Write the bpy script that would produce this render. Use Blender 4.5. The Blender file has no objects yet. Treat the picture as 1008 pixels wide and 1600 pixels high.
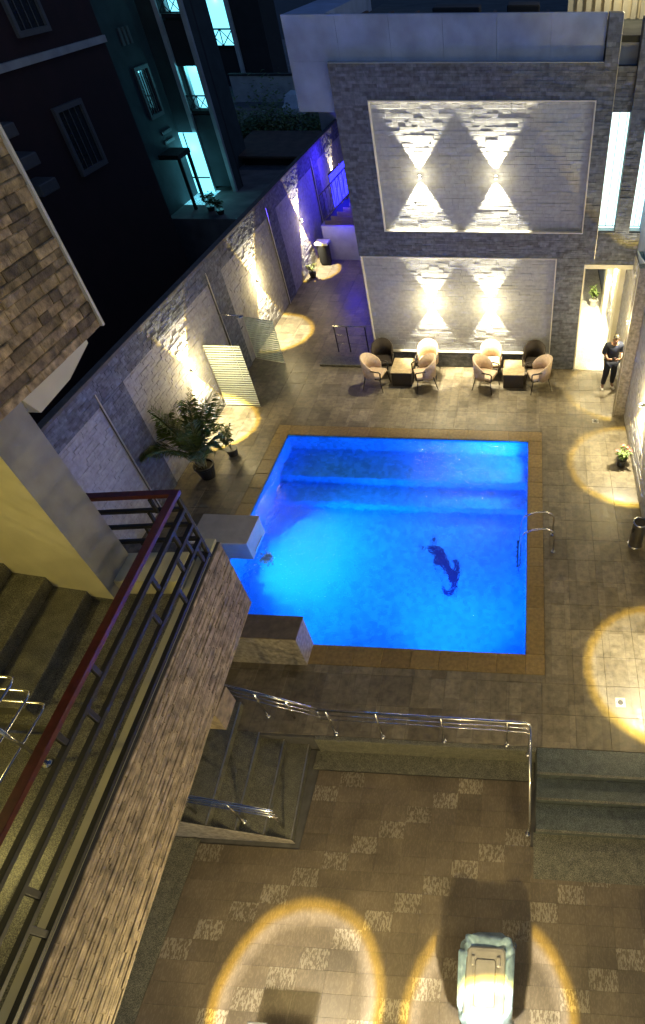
import bpy, bmesh, math, random
from mathutils import Vector, Matrix, Euler
random.seed(7)
sc = bpy.context.scene
C = sc.collection
R = math.radians

# ------------------------------------------------------------------ camera
RM = [[0.998229, 0.058498, -0.010789], [0.034574, -0.718165, -0.695014], [-0.048406, 0.69341, -0.718916]]
cd = bpy.data.cameras.new('camera'); cam = bpy.data.objects.new('camera', cd); C.objects.link(cam)
cd.sensor_fit = 'VERTICAL'; cd.sensor_height = 36; cd.sensor_width = 36
cd.lens = 904.13/1600*36
cd.shift_x = (504-759.53)/1600
cd.clip_start = 0.05; cd.clip_end = 600
X_, Y_, Z_ = Vector(RM[0]), -Vector(RM[1]), -Vector(RM[2])
mw = Matrix((X_, Y_, Z_)).transposed().to_4x4(); mw.translation = (0, 0, 10)
cam.matrix_world = mw
sc.camera = cam

# ------------------------------------------------------------------ world, moon, exposure
w = bpy.data.worlds.new('World'); sc.world = w; w.use_nodes = True
nt = w.node_tree; bg = nt.nodes['Background']
sky = nt.nodes.new('ShaderNodeTexSky'); sky.sky_type = 'NISHITA'; sky.sun_disc = False
sky.sun_elevation = R(12); sky.sun_rotation = R(150)
tint = nt.nodes.new('ShaderNodeMix'); tint.data_type = 'RGBA'; tint.blend_type = 'MULTIPLY'; tint.inputs[0].default_value = 1.0
tint.inputs[7].default_value = (0.38, 0.74, 1.6, 1)     # night air: bluer than the day sky
nt.links.new(sky.outputs[0], tint.inputs[6]); nt.links.new(tint.outputs[2], bg.inputs[0]); bg.inputs[1].default_value = 0.019
ml = bpy.data.lights.new('moonlight', 'SUN'); ml.energy = 0.04; ml.angle = R(0.5); ml.color = (0.75, 0.85, 1)
mo = bpy.data.objects.new('moonlight', ml); C.objects.link(mo); mo.rotation_euler = (R(50), 0, R(150))
sc.view_settings.view_transform = 'Standard'; sc.view_settings.look = 'None'
sc.view_settings.exposure = 1.15; sc.view_settings.gamma = 1.0
sc.view_settings.use_curve_mapping = False
sc.cycles.use_denoising = True
sc.cycles.max_bounces = 8; sc.cycles.diffuse_bounces = 4; sc.cycles.glossy_bounces = 4
sc.cycles.transmission_bounces = 6; sc.cycles.transparent_max_bounces = 8
sc.cycles.sample_clamp_indirect = 6.0
sc.cycles.caustics_reflective = False

# ------------------------------------------------------------------ materials
M = {}
def nodes(name):
    m = bpy.data.materials.new(name); m.use_nodes = True
    M[name] = m
    return m, m.node_tree, m.node_tree.nodes['Principled BSDF']
def N(t, kind, **kw):
    n = t.nodes.new(kind)
    for k, v in kw.items():
        if k.startswith('i_'):
            n.inputs[k[2:].replace('_', ' ')].default_value = v
        else: setattr(n, k, v)
    return n
def ramp(t, fac, stops):
    r = t.nodes.new('ShaderNodeValToRGB'); cr = r.color_ramp
    while len(cr.elements) < len(stops): cr.elements.new(0.5)
    for e, (p, c) in zip(cr.elements, stops): e.position = p; e.color = (*c, 1)
    t.links.new(fac, r.inputs[0]); return r
def mul(t, a, b, fac=1.0, mode='MULTIPLY'):
    m = t.nodes.new('ShaderNodeMix'); m.data_type = 'RGBA'; m.blend_type = mode
    m.inputs[0].default_value = fac
    t.links.new(a, m.inputs[6]); t.links.new(b, m.inputs[7]); return m.outputs[2]
def mat(name, col, rough=0.6, metal=0.0, var=0.25, scale=6.0, bump=0.0, bscale=40.0, detail=5, tone=None, tvar=0.5, spec=0.5, trans=0, ior=1.45, speck=None, sscale=300):
    """plain surface with cloudy variation; tone='obj' or 'attr' adds a value per piece"""
    m, t, b = nodes(name)
    geo = N(t, 'ShaderNodeNewGeometry')
    nz = N(t, 'ShaderNodeTexNoise', i_Scale=scale, i_Detail=detail)
    t.links.new(geo.outputs['Position'], nz.inputs['Vector'])
    lo = [max(0, c*(1-var)) for c in col]; hi = [min(1, c*(1+var)) for c in col]
    out = ramp(t, nz.outputs['Fac'], [(0.3, lo), (0.7, hi)]).outputs[0]
    if speck:
        n2 = N(t, 'ShaderNodeTexNoise', i_Scale=sscale, i_Detail=2.0)
        t.links.new(geo.outputs['Position'], n2.inputs['Vector'])
        s = ramp(t, n2.outputs['Fac'], [(0.35, (0.35,)*3), (0.5, (0.9,)*3), (0.66, speck)])
        out = mul(t, out, s.outputs[0])
    if tone:
        if tone == 'obj':
            oi = N(t, 'ShaderNodeObjectInfo'); src = oi.outputs['Random']
        else:
            at = N(t, 'ShaderNodeAttribute', attribute_name='tone'); src = at.outputs['Fac']
        r = ramp(t, src, [(0, (1-tvar,)*3), (1, (1+tvar*0.6,)*3)])
        out = mul(t, out, r.outputs[0])
    t.links.new(out, b.inputs['Base Color'])
    b.inputs['Roughness'].default_value = rough; b.inputs['Metallic'].default_value = metal
    b.inputs['Specular IOR Level'].default_value = spec
    if trans: b.inputs['Transmission Weight'].default_value = trans; b.inputs['IOR'].default_value = ior
    if bump:
        n3 = N(t, 'ShaderNodeTexNoise', i_Scale=bscale, i_Detail=4.0)
        t.links.new(geo.outputs['Position'], n3.inputs['Vector'])
        bp = N(t, 'ShaderNodeBump', i_Strength=bump, i_Distance=0.02)
        t.links.new(n3.outputs['Fac'], bp.inputs['Height']); t.links.new(bp.outputs[0], b.inputs['Normal'])
    return m
def emit(name, col, s):
    m, t, b = nodes(name)
    b.inputs['Base Color'].default_value = (*[c*0.6 for c in col], 1)
    b.inputs['Emission Color'].default_value = (*col, 1); b.inputs['Emission Strength'].default_value = s
    return m
def deckmat(name, tone):
    """stone-look porcelain: a print of small rectangular setts on each tile"""
    m, t, b = nodes(name)
    geo = N(t, 'ShaderNodeNewGeometry')
    mp = N(t, 'ShaderNodeMapping'); mp.inputs['Rotation'].default_value = (0, 0, R(90))
    t.links.new(geo.outputs['Position'], mp.inputs[0])
    br = N(t, 'ShaderNodeTexBrick', offset=0.37, squash=0.55, squash_frequency=3)
    br.inputs['Scale'].default_value = 1.0; br.inputs['Brick Width'].default_value = 0.55
    br.inputs['Row Height'].default_value = 0.27; br.inputs['Mortar Size'].default_value = 0.006; br.inputs['Mortar Smooth'].default_value = 0.4
    br.inputs['Color1'].default_value = (0.16, 0.132, 0.085, 1); br.inputs['Color2'].default_value = (0.25, 0.215, 0.15, 1)
    br.inputs['Mortar'].default_value = (0.17, 0.145, 0.105, 1)
    nz0 = N(t, 'ShaderNodeTexNoise', i_Scale=3.0); t.links.new(geo.outputs['Position'], nz0.inputs['Vector'])
    mx = N(t, 'ShaderNodeMix', data_type='VECTOR'); mx.inputs[0].default_value = 0.05
    t.links.new(mp.outputs[0], mx.inputs[4]); t.links.new(nz0.outputs['Color'], mx.inputs[5])
    t.links.new(mx.outputs[1], br.inputs[0])
    nz = N(t, 'ShaderNodeTexNoise', i_Scale=7.0, i_Detail=8.0, i_Roughness=0.65)
    t.links.new(geo.outputs['Position'], nz.inputs['Vector'])
    r = ramp(t, nz.outputs['Fac'], [(0.3, (0.55,)*3), (0.5, (0.95,)*3), (0.72, (1.35, 1.33, 1.28))])
    out = mul(t, br.outputs[0], r.outputs[0])
    if tone == 'obj': src = N(t, 'ShaderNodeObjectInfo').outputs['Random']
    else: src = N(t, 'ShaderNodeAttribute', attribute_name='tone').outputs['Fac']
    out = mul(t, out, ramp(t, src, [(0, (0.8,)*3), (1, (1.12,)*3)]).outputs[0])
    t.links.new(out, b.inputs['Base Color'])
    rr = ramp(t, nz.outputs['Fac'], [(0.3, (0.3,)*3), (0.7, (0.55,)*3)]); t.links.new(rr.outputs[0], b.inputs['Roughness'])
    bp = N(t, 'ShaderNodeBump', i_Strength=0.25, i_Distance=0.01)
    t.links.new(nz.outputs['Fac'], bp.inputs['Height']); t.links.new(bp.outputs[0], b.inputs['Normal'])
deckmat('deck_o', 'obj'); deckmat('deck_a', 'attr')
def terrmat(name, base, fleck, amt):
    m, t, b = nodes(name)
    geo = N(t, 'ShaderNodeNewGeometry')
    mp = N(t, 'ShaderNodeMapping'); mp.inputs['Scale'].default_value = (60, 22, 1)
    t.links.new(geo.outputs['Position'], mp.inputs[0])
    n1 = N(t, 'ShaderNodeTexNoise', i_Scale=1.0, i_Detail=2.0); t.links.new(mp.outputs[0], n1.inputs['Vector'])
    r = ramp(t, n1.outputs['Fac'], [(amt-0.04, base), (amt+0.04, fleck)])
    n2 = N(t, 'ShaderNodeTexNoise', i_Scale=1.5, i_Detail=4.0); t.links.new(geo.outputs['Position'], n2.inputs['Vector'])
    out = mul(t, r.outputs[0], ramp(t, n2.outputs['Fac'], [(0.3, (0.7,)*3), (0.7, (1.2,)*3)]).outputs[0])
    out = mul(t, out, ramp(t, N(t, 'ShaderNodeObjectInfo').outputs['Random'], [(0, (0.86,)*3), (1, (1.1,)*3)]).outputs[0])
    t.links.new(out, b.inputs['Base Color']); b.inputs['Roughness'].default_value = 0.5
terrmat('terr', (0.145, 0.114, 0.075), (0.185, 0.148, 0.10), 0.55)
terrmat('terr_light', (0.145, 0.112, 0.07), (0.30, 0.26, 0.19), 0.505)
LST = (0.37, 0.36, 0.355); DST = (0.135, 0.146, 0.172)
for sfx, tn in (('_o', 'obj'), ('_a', 'attr')):
    mat('light_stone'+sfx, LST, 0.85, var=0.18, scale=9, bump=0.35, bscale=60, tone=tn, tvar=0.07)
    mat('villa_stone'+sfx, (0.335, 0.352, 0.385), 0.85, var=0.14, scale=9, bump=0.3, bscale=60, tone=tn, tvar=0.06)
    mat('dark_stone'+sfx, DST, 0.85, var=0.35, scale=9, bump=0.5, bscale=50, tone=tn, tvar=0.36)
    mat('ledge_stone'+sfx, (0.31, 0.245, 0.165), 0.85, var=0.5, scale=9, bump=0.3, bscale=60, tone=tn, tvar=0.3)
    mat('block_stone'+sfx, (0.32, 0.235, 0.125), 0.85, var=0.6, scale=11, bump=0.5, bscale=50, tone=tn, tvar=0.6)
mat('stone_back', (0.10, 0.095, 0.09), 0.9, var=0.2)
mat('stone_back_l', (0.34, 0.31, 0.28), 0.9, var=0.2)
mat('render_grey', (0.31, 0.33, 0.37), 0.8, var=0.2, scale=2.2, bump=0.2, bscale=30)
mat('render_panel', (0.29, 0.345, 0.48), 0.75, var=0.25, scale=1.6, bump=0.15)  # blue cast of the night light on the upper villa is put into this colour
mat('trim_white', (0.62, 0.60, 0.56), 0.4, var=0.08)
mat('trim_metal', (0.62, 0.60, 0.56), 0.3, metal=0.8, var=0.1)
mat('coping', (0.25, 0.17, 0.06), 0.45, var=0.22, scale=14, bump=0.2, bscale=90, tone='obj', tvar=0.12)
mat('steel', (0.75, 0.74, 0.72), 0.16, metal=1, var=0.05)
mat('granite', (0.155, 0.15, 0.115), 0.35, var=0.25, scale=8, speck=(2.0, 1.95, 1.7), sscale=120)
mat('granite_blue', (0.10, 0.115, 0.11), 0.4, var=0.25, scale=8, speck=(1.8, 1.8, 1.7), sscale=110)
mat('granite_pale', (0.62, 0.60, 0.55), 0.3, var=0.2, scale=3, speck=(1.2, 1.2, 1.15), sscale=60)
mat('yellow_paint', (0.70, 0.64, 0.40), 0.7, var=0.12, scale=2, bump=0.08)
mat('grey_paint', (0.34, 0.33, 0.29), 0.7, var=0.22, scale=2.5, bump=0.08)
mat('cream_paint', (0.72, 0.68, 0.52), 0.7, var=0.1, scale=2)
mat('red_wood', (0.085, 0.014, 0.011), 0.35, var=0.3, scale=14)
mat('black_metal', (0.010, 0.010, 0.011), 0.6, metal=0.0, var=0.2)
mat('pool_tile', (0.05, 0.42, 0.85), 0.3, var=0.06, scale=1.4)
def mosaic(m, size, amt):
    """glass mosaic: a tone per small square, darker joints"""
    t = m.node_tree; b = t.nodes['Principled BSDF']; src = b.inputs['Base Color'].links[0].from_socket
    geo = N(t, 'ShaderNodeNewGeometry')
    of = N(t, 'ShaderNodeVectorMath', operation='ADD'); t.links.new(geo.outputs['Position'], of.inputs[0]); of.inputs[1].default_value = (.013, .017, .011)
    sn = N(t, 'ShaderNodeVectorMath', operation='SNAP'); t.links.new(of.outputs[0], sn.inputs[0]); sn.inputs[1].default_value = (size,)*3
    wn = N(t, 'ShaderNodeTexWhiteNoise', noise_dimensions='3D'); t.links.new(sn.outputs[0], wn.inputs['Vector'])
    r = ramp(t, wn.outputs['Value'], [(0, (1-amt,)*3), (1, (1+amt*.6,)*3)])
    t.links.new(mul(t, src, r.outputs[0]), b.inputs['Base Color'])
mosaic(M['pool_tile'], .09, .26)
mat('mosaic_blue', (0.005, 0.02, 0.16), 0.3, var=0.3, scale=20)
mat('pool_line', (0.02, 0.25, 0.55), 0.3, var=0.3, scale=20)
mat('block_brown', (0.19, 0.145, 0.09), 0.5, var=0.22, scale=9, bump=0.2)
mat('block_face', (0.33, 0.29, 0.23), 0.6, var=0.4, scale=14, bump=0.3)
mat('block_pale', (0.50, 0.47, 0.40), 0.55, var=0.12, scale=5)
mat('glass', (0.9, 1.0, 0.97), 0.03, var=0.0, trans=1.0, ior=1.1)
mat('frost', (0.62, 0.70, 0.62), 0.5, var=0.1, scale=30)
mat('chair_peach', (0.55, 0.42, 0.29), 0.7, var=0.14, scale=14, bump=0.1)
mat('chair_dark', (0.028, 0.018, 0.009), 0.7, var=0.2, scale=14)
mat('dark_wood', (0.024, 0.017, 0.012), 0.45, var=0.3, scale=20)
mat('table_top', (0.46, 0.36, 0.21), 0.35, var=0.2, scale=12)
mat('plastic_black', (0.02, 0.02, 0.02), 0.45, var=0.2)
mat('lamp_body', (0.10, 0.10, 0.10), 0.4, metal=0.5, var=0.1)
emit('lamp_glow', (1.0, 0.92, 0.72), 30)
mat('leaf', (0.09, 0.135, 0.035), 0.5, var=0.5, scale=14)
mat('leaf_light', (0.13, 0.19, 0.05), 0.5, var=0.4, scale=14)
mat('stem', (0.20, 0.19, 0.07), 0.6, var=0.3, scale=20)
mat('soil', (0.04, 0.03, 0.02), 0.95, var=0.4, scale=30)
mat('flower', (0.65, 0.12, 0.12), 0.6, var=0.3, scale=30)
mat('skin', (0.19, 0.10, 0.060), 0.5, var=0.1)
mat('navy_cloth', (0.006, 0.009, 0.024), 0.85, var=0.3, scale=20)
mat('trouser', (0.005, 0.007, 0.016), 0.85, var=0.3, scale=20)
mat('shoe', (0.62, 0.58, 0.50), 0.6, var=0.1)
mat('hair', (0.004, 0.004, 0.003), 0.95, var=0.2)
mat('bin_plastic', (0.22, 0.21, 0.20), 0.35, var=0.12, scale=12)
mat('bag_blue', (0.22, 0.32, 0.40), 0.15, var=0.3, scale=10)
mat('asphalt', (0.035, 0.035, 0.035), 0.9, var=0.3, scale=1)
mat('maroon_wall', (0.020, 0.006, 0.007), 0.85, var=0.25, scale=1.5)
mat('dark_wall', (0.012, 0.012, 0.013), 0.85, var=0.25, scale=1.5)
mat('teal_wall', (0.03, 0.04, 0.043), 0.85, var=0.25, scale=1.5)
mat('pale_wall', (0.34, 0.35, 0.35), 0.8, var=0.2, scale=1.5)
mat('window_dark', (0.02, 0.025, 0.03), 0.08, var=0.1)
mat('frame_white', (0.09, 0.09, 0.09), 0.6, var=0.1)
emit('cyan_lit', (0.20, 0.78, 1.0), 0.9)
emit('window_lit', (0.62, 0.98, 0.98), 1.25)
mat('canopy_glass', (0.05, 0.12, 0.14), 0.1, var=0.1)
mat('brown_roof', (0.10, 0.06, 0.04), 0.8, var=0.3, scale=2)
mat('road', (0.16, 0.15, 0.14), 0.9, var=0.3, scale=1.2)
mat('roof_felt', (0.05, 0.055, 0.05), 0.9, var=0.4, scale=2)
mat('curtain', (0.60, 0.52, 0.34), 0.8, var=0.1, scale=4)
mat('car_paint', (0.55, 0.56, 0.58), 0.35, var=0.1)
# water
m, t, b = nodes('water')
b.inputs['Base Color'].default_value = (0.75, 0.95, 1, 1); b.inputs['Roughness'].default_value = 0.0
b.inputs['IOR'].default_value = 1.33; b.inputs['Transmission Weight'].default_value = 1.0
geo = N(t, 'ShaderNodeNewGeometry')
n1 = N(t, 'ShaderNodeTexNoise', i_Scale=2.6, i_Detail=3.0, i_Distortion=0.6); t.links.new(geo.outputs['Position'], n1.inputs['Vector'])
n2 = N(t, 'ShaderNodeTexNoise', i_Scale=7.5, i_Detail=2.0, i_Distortion=1.2); t.links.new(geo.outputs['Position'], n2.inputs['Vector'])
ad = N(t, 'ShaderNodeMath', operation='MULTIPLY_ADD'); ad.inputs[1].default_value = 0.35
t.links.new(n2.outputs['Fac'], ad.inputs[0]); t.links.new(n1.outputs['Fac'], ad.inputs[2])
bp = N(t, 'ShaderNodeBump', i_Strength=0.6, i_Distance=0.10)
# the spout stirs the water: stronger ripples round it, a lighter breeze patch at the far side
def stir(c, r0, r1, lo, hi):
    vd = N(t, 'ShaderNodeVectorMath', operation='DISTANCE'); t.links.new(geo.outputs['Position'], vd.inputs[0]); vd.inputs[1].default_value = c
    mr = N(t, 'ShaderNodeMapRange', interpolation_type='SMOOTHSTEP'); t.links.new(vd.outputs['Value'], mr.inputs['Value'])
    for k_, v_ in (('From Min', r0), ('From Max', r1), ('To Min', hi), ('To Max', lo)): mr.inputs[k_].default_value = v_
    return mr.outputs[0]
mx_ = N(t, 'ShaderNodeMath', operation='MAXIMUM'); t.links.new(stir((-5.3, 7.9, 0), .2, 2.6, .42, 2.4), mx_.inputs[0]); t.links.new(stir((-1.5, 11.6, 0), .3, 2.6, .42, 1.1), mx_.inputs[1])
n3_ = N(t, 'ShaderNodeTexNoise', i_Scale=16.0, i_Detail=2.0, i_Distortion=1.5); t.links.new(geo.outputs['Position'], n3_.inputs['Vector'])
ad2 = N(t, 'ShaderNodeMath', operation='MULTIPLY_ADD'); ad2.inputs[1].default_value = 0.12; t.links.new(n3_.outputs['Fac'], ad2.inputs[0]); t.links.new(ad.outputs[0], ad2.inputs[2])
hm = N(t, 'ShaderNodeMath', operation='MULTIPLY'); t.links.new(ad2.outputs[0], hm.inputs[0]); t.links.new(mx_.outputs[0], hm.inputs[1])
t.links.new(hm.outputs[0], bp.inputs['Height']); t.links.new(bp.outputs[0], b.inputs['Normal'])

# ------------------------------------------------------------------ mesh helpers
def wloc(o):
    v = Vector((0, 0, 0))
    while o is not None: v = v + o.location; o = o.parent
    return v
class MB:
    def __init__(s): s.v = []; s.f = []; s.tone = []
    def add(s, vs, fs, tone=None):
        k = len(s.v); s.v += [tuple(v) for v in vs]; s.f += [tuple(i+k for i in f) for f in fs]
        s.tone += [tone]*len(vs)
        return s
    def box(s, x0, x1, y0, y1, z0, z1, tone=None):
        vs = [(x, y, z) for z in (z0, z1) for y in (y0, y1) for x in (x0, x1)]
        return s.add(vs, [(0, 2, 3, 1), (4, 5, 7, 6), (0, 1, 5, 4), (2, 6, 7, 3), (0, 4, 6, 2), (1, 3, 7, 5)], tone)
    def cbox(s, x0, x1, y0, y1, z0, z1, c=0.01, tone=None):
        """box with chamfered top edge"""
        c = min(c, (x1-x0)*.4, (y1-y0)*.4)
        vs = [(x0, y0, z0), (x1, y0, z0), (x1, y1, z0), (x0, y1, z0), (x0, y0, z1-c), (x1, y0, z1-c), (x1, y1, z1-c), (x0, y1, z1-c),
              (x0+c, y0+c, z1), (x1-c, y0+c, z1), (x1-c, y1-c, z1), (x0+c, y1-c, z1)]
        fs = [(3, 2, 1, 0), (8, 9, 10, 11)]
        for a in (0, 4):
            for i in range(4):
                j = (i+1) % 4; fs.append((a+i, a+j, a+4+j, a+4+i))
        return s.add(vs, fs, tone)
    def prism(s, pts, ext):
        """closed polygon pts (3D) extruded by vector ext"""
        n = len(pts); e = Vector(ext)
        vs = [Vector(p) for p in pts]+[Vector(p)+e for p in pts]
        fs = [tuple(range(n-1, -1, -1)), tuple(range(n, 2*n))]+[(i, (i+1) % n, n+(i+1) % n, n+i) for i in range(n)]
        return s.add(vs, fs)
    def tube(s, pts, r, n=8, closed=False, r2=None, cap=True):
        pts = [Vector(p) for p in pts]; k = len(pts); rings = []
        up = Vector((0, 0, 1)); prev = None
        for i, p in enumerate(pts):
            a = pts[(i-1) % k] if (i or closed) else p; c = pts[(i+1) % k] if (i < k-1 or closed) else p
            d = (c-a).normalized()
            if prev is None:
                u = d.cross(up if abs(d.z) < .95 else Vector((1, 0, 0))).normalized()
            else: u = (prev-d*prev.dot(d)).normalized()
            prev = u; v = d.cross(u)
            rr = r if r2 is None else r+(r2-r)*i/max(1, k-1)
            rings.append([p+u*rr*math.cos(2*math.pi*j/n)+v*rr*math.sin(2*math.pi*j/n) for j in range(n)])
        vs = [q for g in rings for q in g]; fs = []
        for i in range(k if closed else k-1):
            for j in range(n):
                a = i*n+j; b_ = i*n+(j+1) % n; c = ((i+1) % k)*n+(j+1) % n; d = ((i+1) % k)*n+j
                fs.append((a, b_, c, d))
        if cap and not closed: fs += [tuple(range(n-1, -1, -1)), tuple((k-1)*n+j for j in range(n))]
        return s.add(vs, fs)
    def lathe(s, prof, cx, cy, n=20, sx=1, sy=1):
        vs = [(cx+r*sx*math.cos(2*math.pi*j/n), cy+r*sy*math.sin(2*math.pi*j/n), z) for r, z in prof for j in range(n)]
        fs = [(i*n+j, i*n+(j+1) % n, (i+1)*n+(j+1) % n, (i+1)*n+j) for i in range(len(prof)-1) for j in range(n)]
        fs += [tuple(range(n-1, -1, -1)), tuple((len(prof)-1)*n+j for j in range(n))]
        return s.add(vs, fs)
    def build(s, name, m, parent=None, smooth=False, bevel=0, kind=None):
        off = wloc(parent) if parent else Vector((0, 0, 0))
        me = bpy.data.meshes.new(name); me.from_pydata([tuple(Vector(v)-off) for v in s.v], [], s.f); me.update()
        if any(t_ is not None for t_ in s.tone):
            at = me.attributes.new('tone', 'FLOAT', 'POINT'); at.data.foreach_set('value', [t_ if t_ is not None else .5 for t_ in s.tone])
        o = bpy.data.objects.new(name, me); C.objects.link(o)
        if m: me.materials.append(M[m])
        if parent: o.parent = parent
        if smooth:
            for p in me.polygons: p.use_smooth = True
        if bevel:
            md = o.modifiers.new('bevel', 'BEVEL'); md.width = bevel; md.segments = 2; md.limit_method = 'ANGLE'
        if kind: o['kind'] = kind
        return o
def tag(o, label=None, cat=None, group=None, kind=None):
    if label: o['label'] = label
    if cat: o['category'] = cat
    if group: o['group'] = group
    if kind: o['kind'] = kind
    return o
def thing(name, loc, label, cat, group=None, kind=None):
    o = bpy.data.objects.new(name, None); C.objects.link(o); o.location = loc; o.empty_display_size = .1
    return tag(o, label, cat, group, kind)
def copy_tree(o, parent=None):
    c = o.copy(); C.objects.link(c); c.parent = parent
    for ch in list(o.children): copy_tree(ch, c)
    return c
def box(name, m, parent, a, bevel=0, kind=None): return MB().box(*a).build(name, m, parent, bevel=bevel, kind=kind)

_unit = {}
def unit_piece(key, m, chamfer=(.1, .1, .3)):
    """shared 1x1x1 piece, base at z=0 centred in xy, front edges chamfered"""
    if key not in _unit:
        mb = MB(); cx_, cy_, cz = chamfer
        a, b_ = .5, .5
        vs = [(-a, -b_, 0), (a, -b_, 0), (a, b_, 0), (-a, b_, 0), (-a, -b_, 1-cz), (a, -b_, 1-cz), (a, b_, 1-cz), (-a, b_, 1-cz),
              (-a+cx_, -b_+cy_, 1), (a-cx_, -b_+cy_, 1), (a-cx_, b_-cy_, 1), (-a+cx_, b_-cy_, 1)]
        fs = [(8, 9, 10, 11)]+[(k+i, k+(i+1) % 4, k+4+(i+1) % 4, k+4+i) for k in (0, 4) for i in range(4)]
        me = bpy.data.meshes.new(key); me.from_pydata(vs, [], fs); me.update(); me.materials.append(M[m]); _unit[key] = (me, vs, fs)
    return _unit[key]
def put(name, key, m, parent, O, U, V, Nn, su, sv, sn, ch=(.1, .1, .3)):
    me, _, _ = unit_piece(key, m, ch)
    o = bpy.data.objects.new(name, me); C.objects.link(o); o.parent = parent
    mt = Matrix((U, V, Nn)).transposed().to_4x4()
    loc = O-(wloc(parent) if parent else Vector((0, 0, 0)))
    o.location = loc; o.rotation_euler = mt.to_euler(); o.scale = (su, sv, sn)
    return o
def stones(parent, O, U, V, W, H, sw, sh, dmin, dmax, mname, pieces=0, near=None, name='stone', gap=.0008, seed=1, massname='stone_cladding', cvar=0.0):
    """courses of uneven stones on the plane O + u U + v V; 'pieces' of them nearest to the points in near are objects of their own"""
    rnd = random.Random(seed)
    O, U, V = Vector(O), Vector(U).normalized(), Vector(V).normalized(); Nn = U.cross(V)
    L = []; v = 0
    while v < H-.001:
        h = min(sh*rnd.uniform(1-cvar, 1+cvar), H-v)
        if H-v-h < sh*.4: h = H-v
        u = 0
        while u < W-.001:
            l = sw*rnd.choice((.5, .7, .8, 1, 1, 1.2, 1.5)); l = min(l, W-u)
            if W-u-l < sw*.3: l = W-u
            L.append((u, v, l, h, rnd.uniform(dmin, dmax), rnd.random())); u += l
        v += h
    idx = set()
    if pieces:
        pts = [Vector(p) for p in near]
        ds = sorted(range(len(L)), key=lambda i: min((O+U*(L[i][0]+L[i][2]/2)+V*(L[i][1]+L[i][3]/2)-p).length for p in pts))
        idx = set(ds[:pieces])
    mb = MB(); me, uv, uf = unit_piece(mname+'_o', mname+'_o', (.03, .10, .3))
    for i, (u, v, l, h, d, tn) in enumerate(L):
        c = O+U*(u+l/2)+V*(v+h/2)
        if i in idx: put(name, mname+'_o', mname+'_o', parent, c, U, V, Nn, l-gap, h-gap, d)
        else: mb.add([c+U*(p[0]*(l-gap))+V*(p[1]*(h-gap))+Nn*(p[2]*d) for p in uv], uf, tn)
    if mb.v: mb.build(massname, mname+'_a', parent, kind='stuff')

# ------------------------------------------------------------------ lamps
WARM = (1.0, 0.80, 0.38); WHITE = (1.0, 0.89, 0.60); RIM = (1.0, 0.66, 0.08)
def light(name, kind, loc, energy, col, parent=None, **kw):
    l = bpy.data.lights.new(name, kind); l.energy = energy; l.color = col
    for k, v in kw.items(): setattr(l, k, v)
    o = bpy.data.objects.new(name, l); C.objects.link(o)
    o.location = Vector(loc)-(wloc(parent) if parent else Vector((0, 0, 0)))
    if parent: o.parent = parent
    return o
def beam_profile(l, half, inner=.8, white=WHITE, gold=RIM):
    """the lens throws a paler middle, a bright edge and a golden rim, as a cheap collimator does"""
    l.use_nodes = True; t = l.node_tree; em = [n for n in t.nodes if n.type == 'EMISSION'][0]
    tc = t.nodes.new('ShaderNodeTexCoord'); sp = t.nodes.new('ShaderNodeSeparateXYZ'); t.links.new(tc.outputs['Normal'], sp.inputs[0])
    ab = N(t, 'ShaderNodeMath', operation='ABSOLUTE'); t.links.new(sp.outputs[2], ab.inputs[0])
    ac_ = N(t, 'ShaderNodeMath', operation='ARCCOSINE'); t.links.new(ab.outputs[0], ac_.inputs[0])
    tn = N(t, 'ShaderNodeMath', operation='TANGENT'); t.links.new(ac_.outputs[0], tn.inputs[0])
    dv = N(t, 'ShaderNodeMath', operation='DIVIDE'); t.links.new(tn.outputs[0], dv.inputs[0]); dv.inputs[1].default_value = math.tan(half)
    # uneven lens: a little noise round the beam
    nz = N(t, 'ShaderNodeTexNoise', i_Scale=5.0, i_Detail=2.0); t.links.new(tc.outputs['Normal'], nz.inputs['Vector'])
    ma = N(t, 'ShaderNodeMath', operation='MULTIPLY_ADD'); t.links.new(nz.outputs['Fac'], ma.inputs[0]); ma.inputs[1].default_value = .06; t.links.new(dv.outputs[0], ma.inputs[2])
    sb_ = N(t, 'ShaderNodeMath', operation='SUBTRACT'); t.links.new(ma.outputs[0], sb_.inputs[0]); sb_.inputs[1].default_value = .03
    w_ = lambda k: tuple(c*k for c in white); g_ = lambda k: tuple(c*k for c in gold)
    r = ramp(t, sb_.outputs[0], [(0.0, w_(inner)), (.70, w_(inner)), (.83, w_(1.0)), (.90, g_(1.0)), (.94, g_(.75)), (1.0, (0, 0, 0))])
    t.links.new(r.outputs[0], em.inputs[0])
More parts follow.
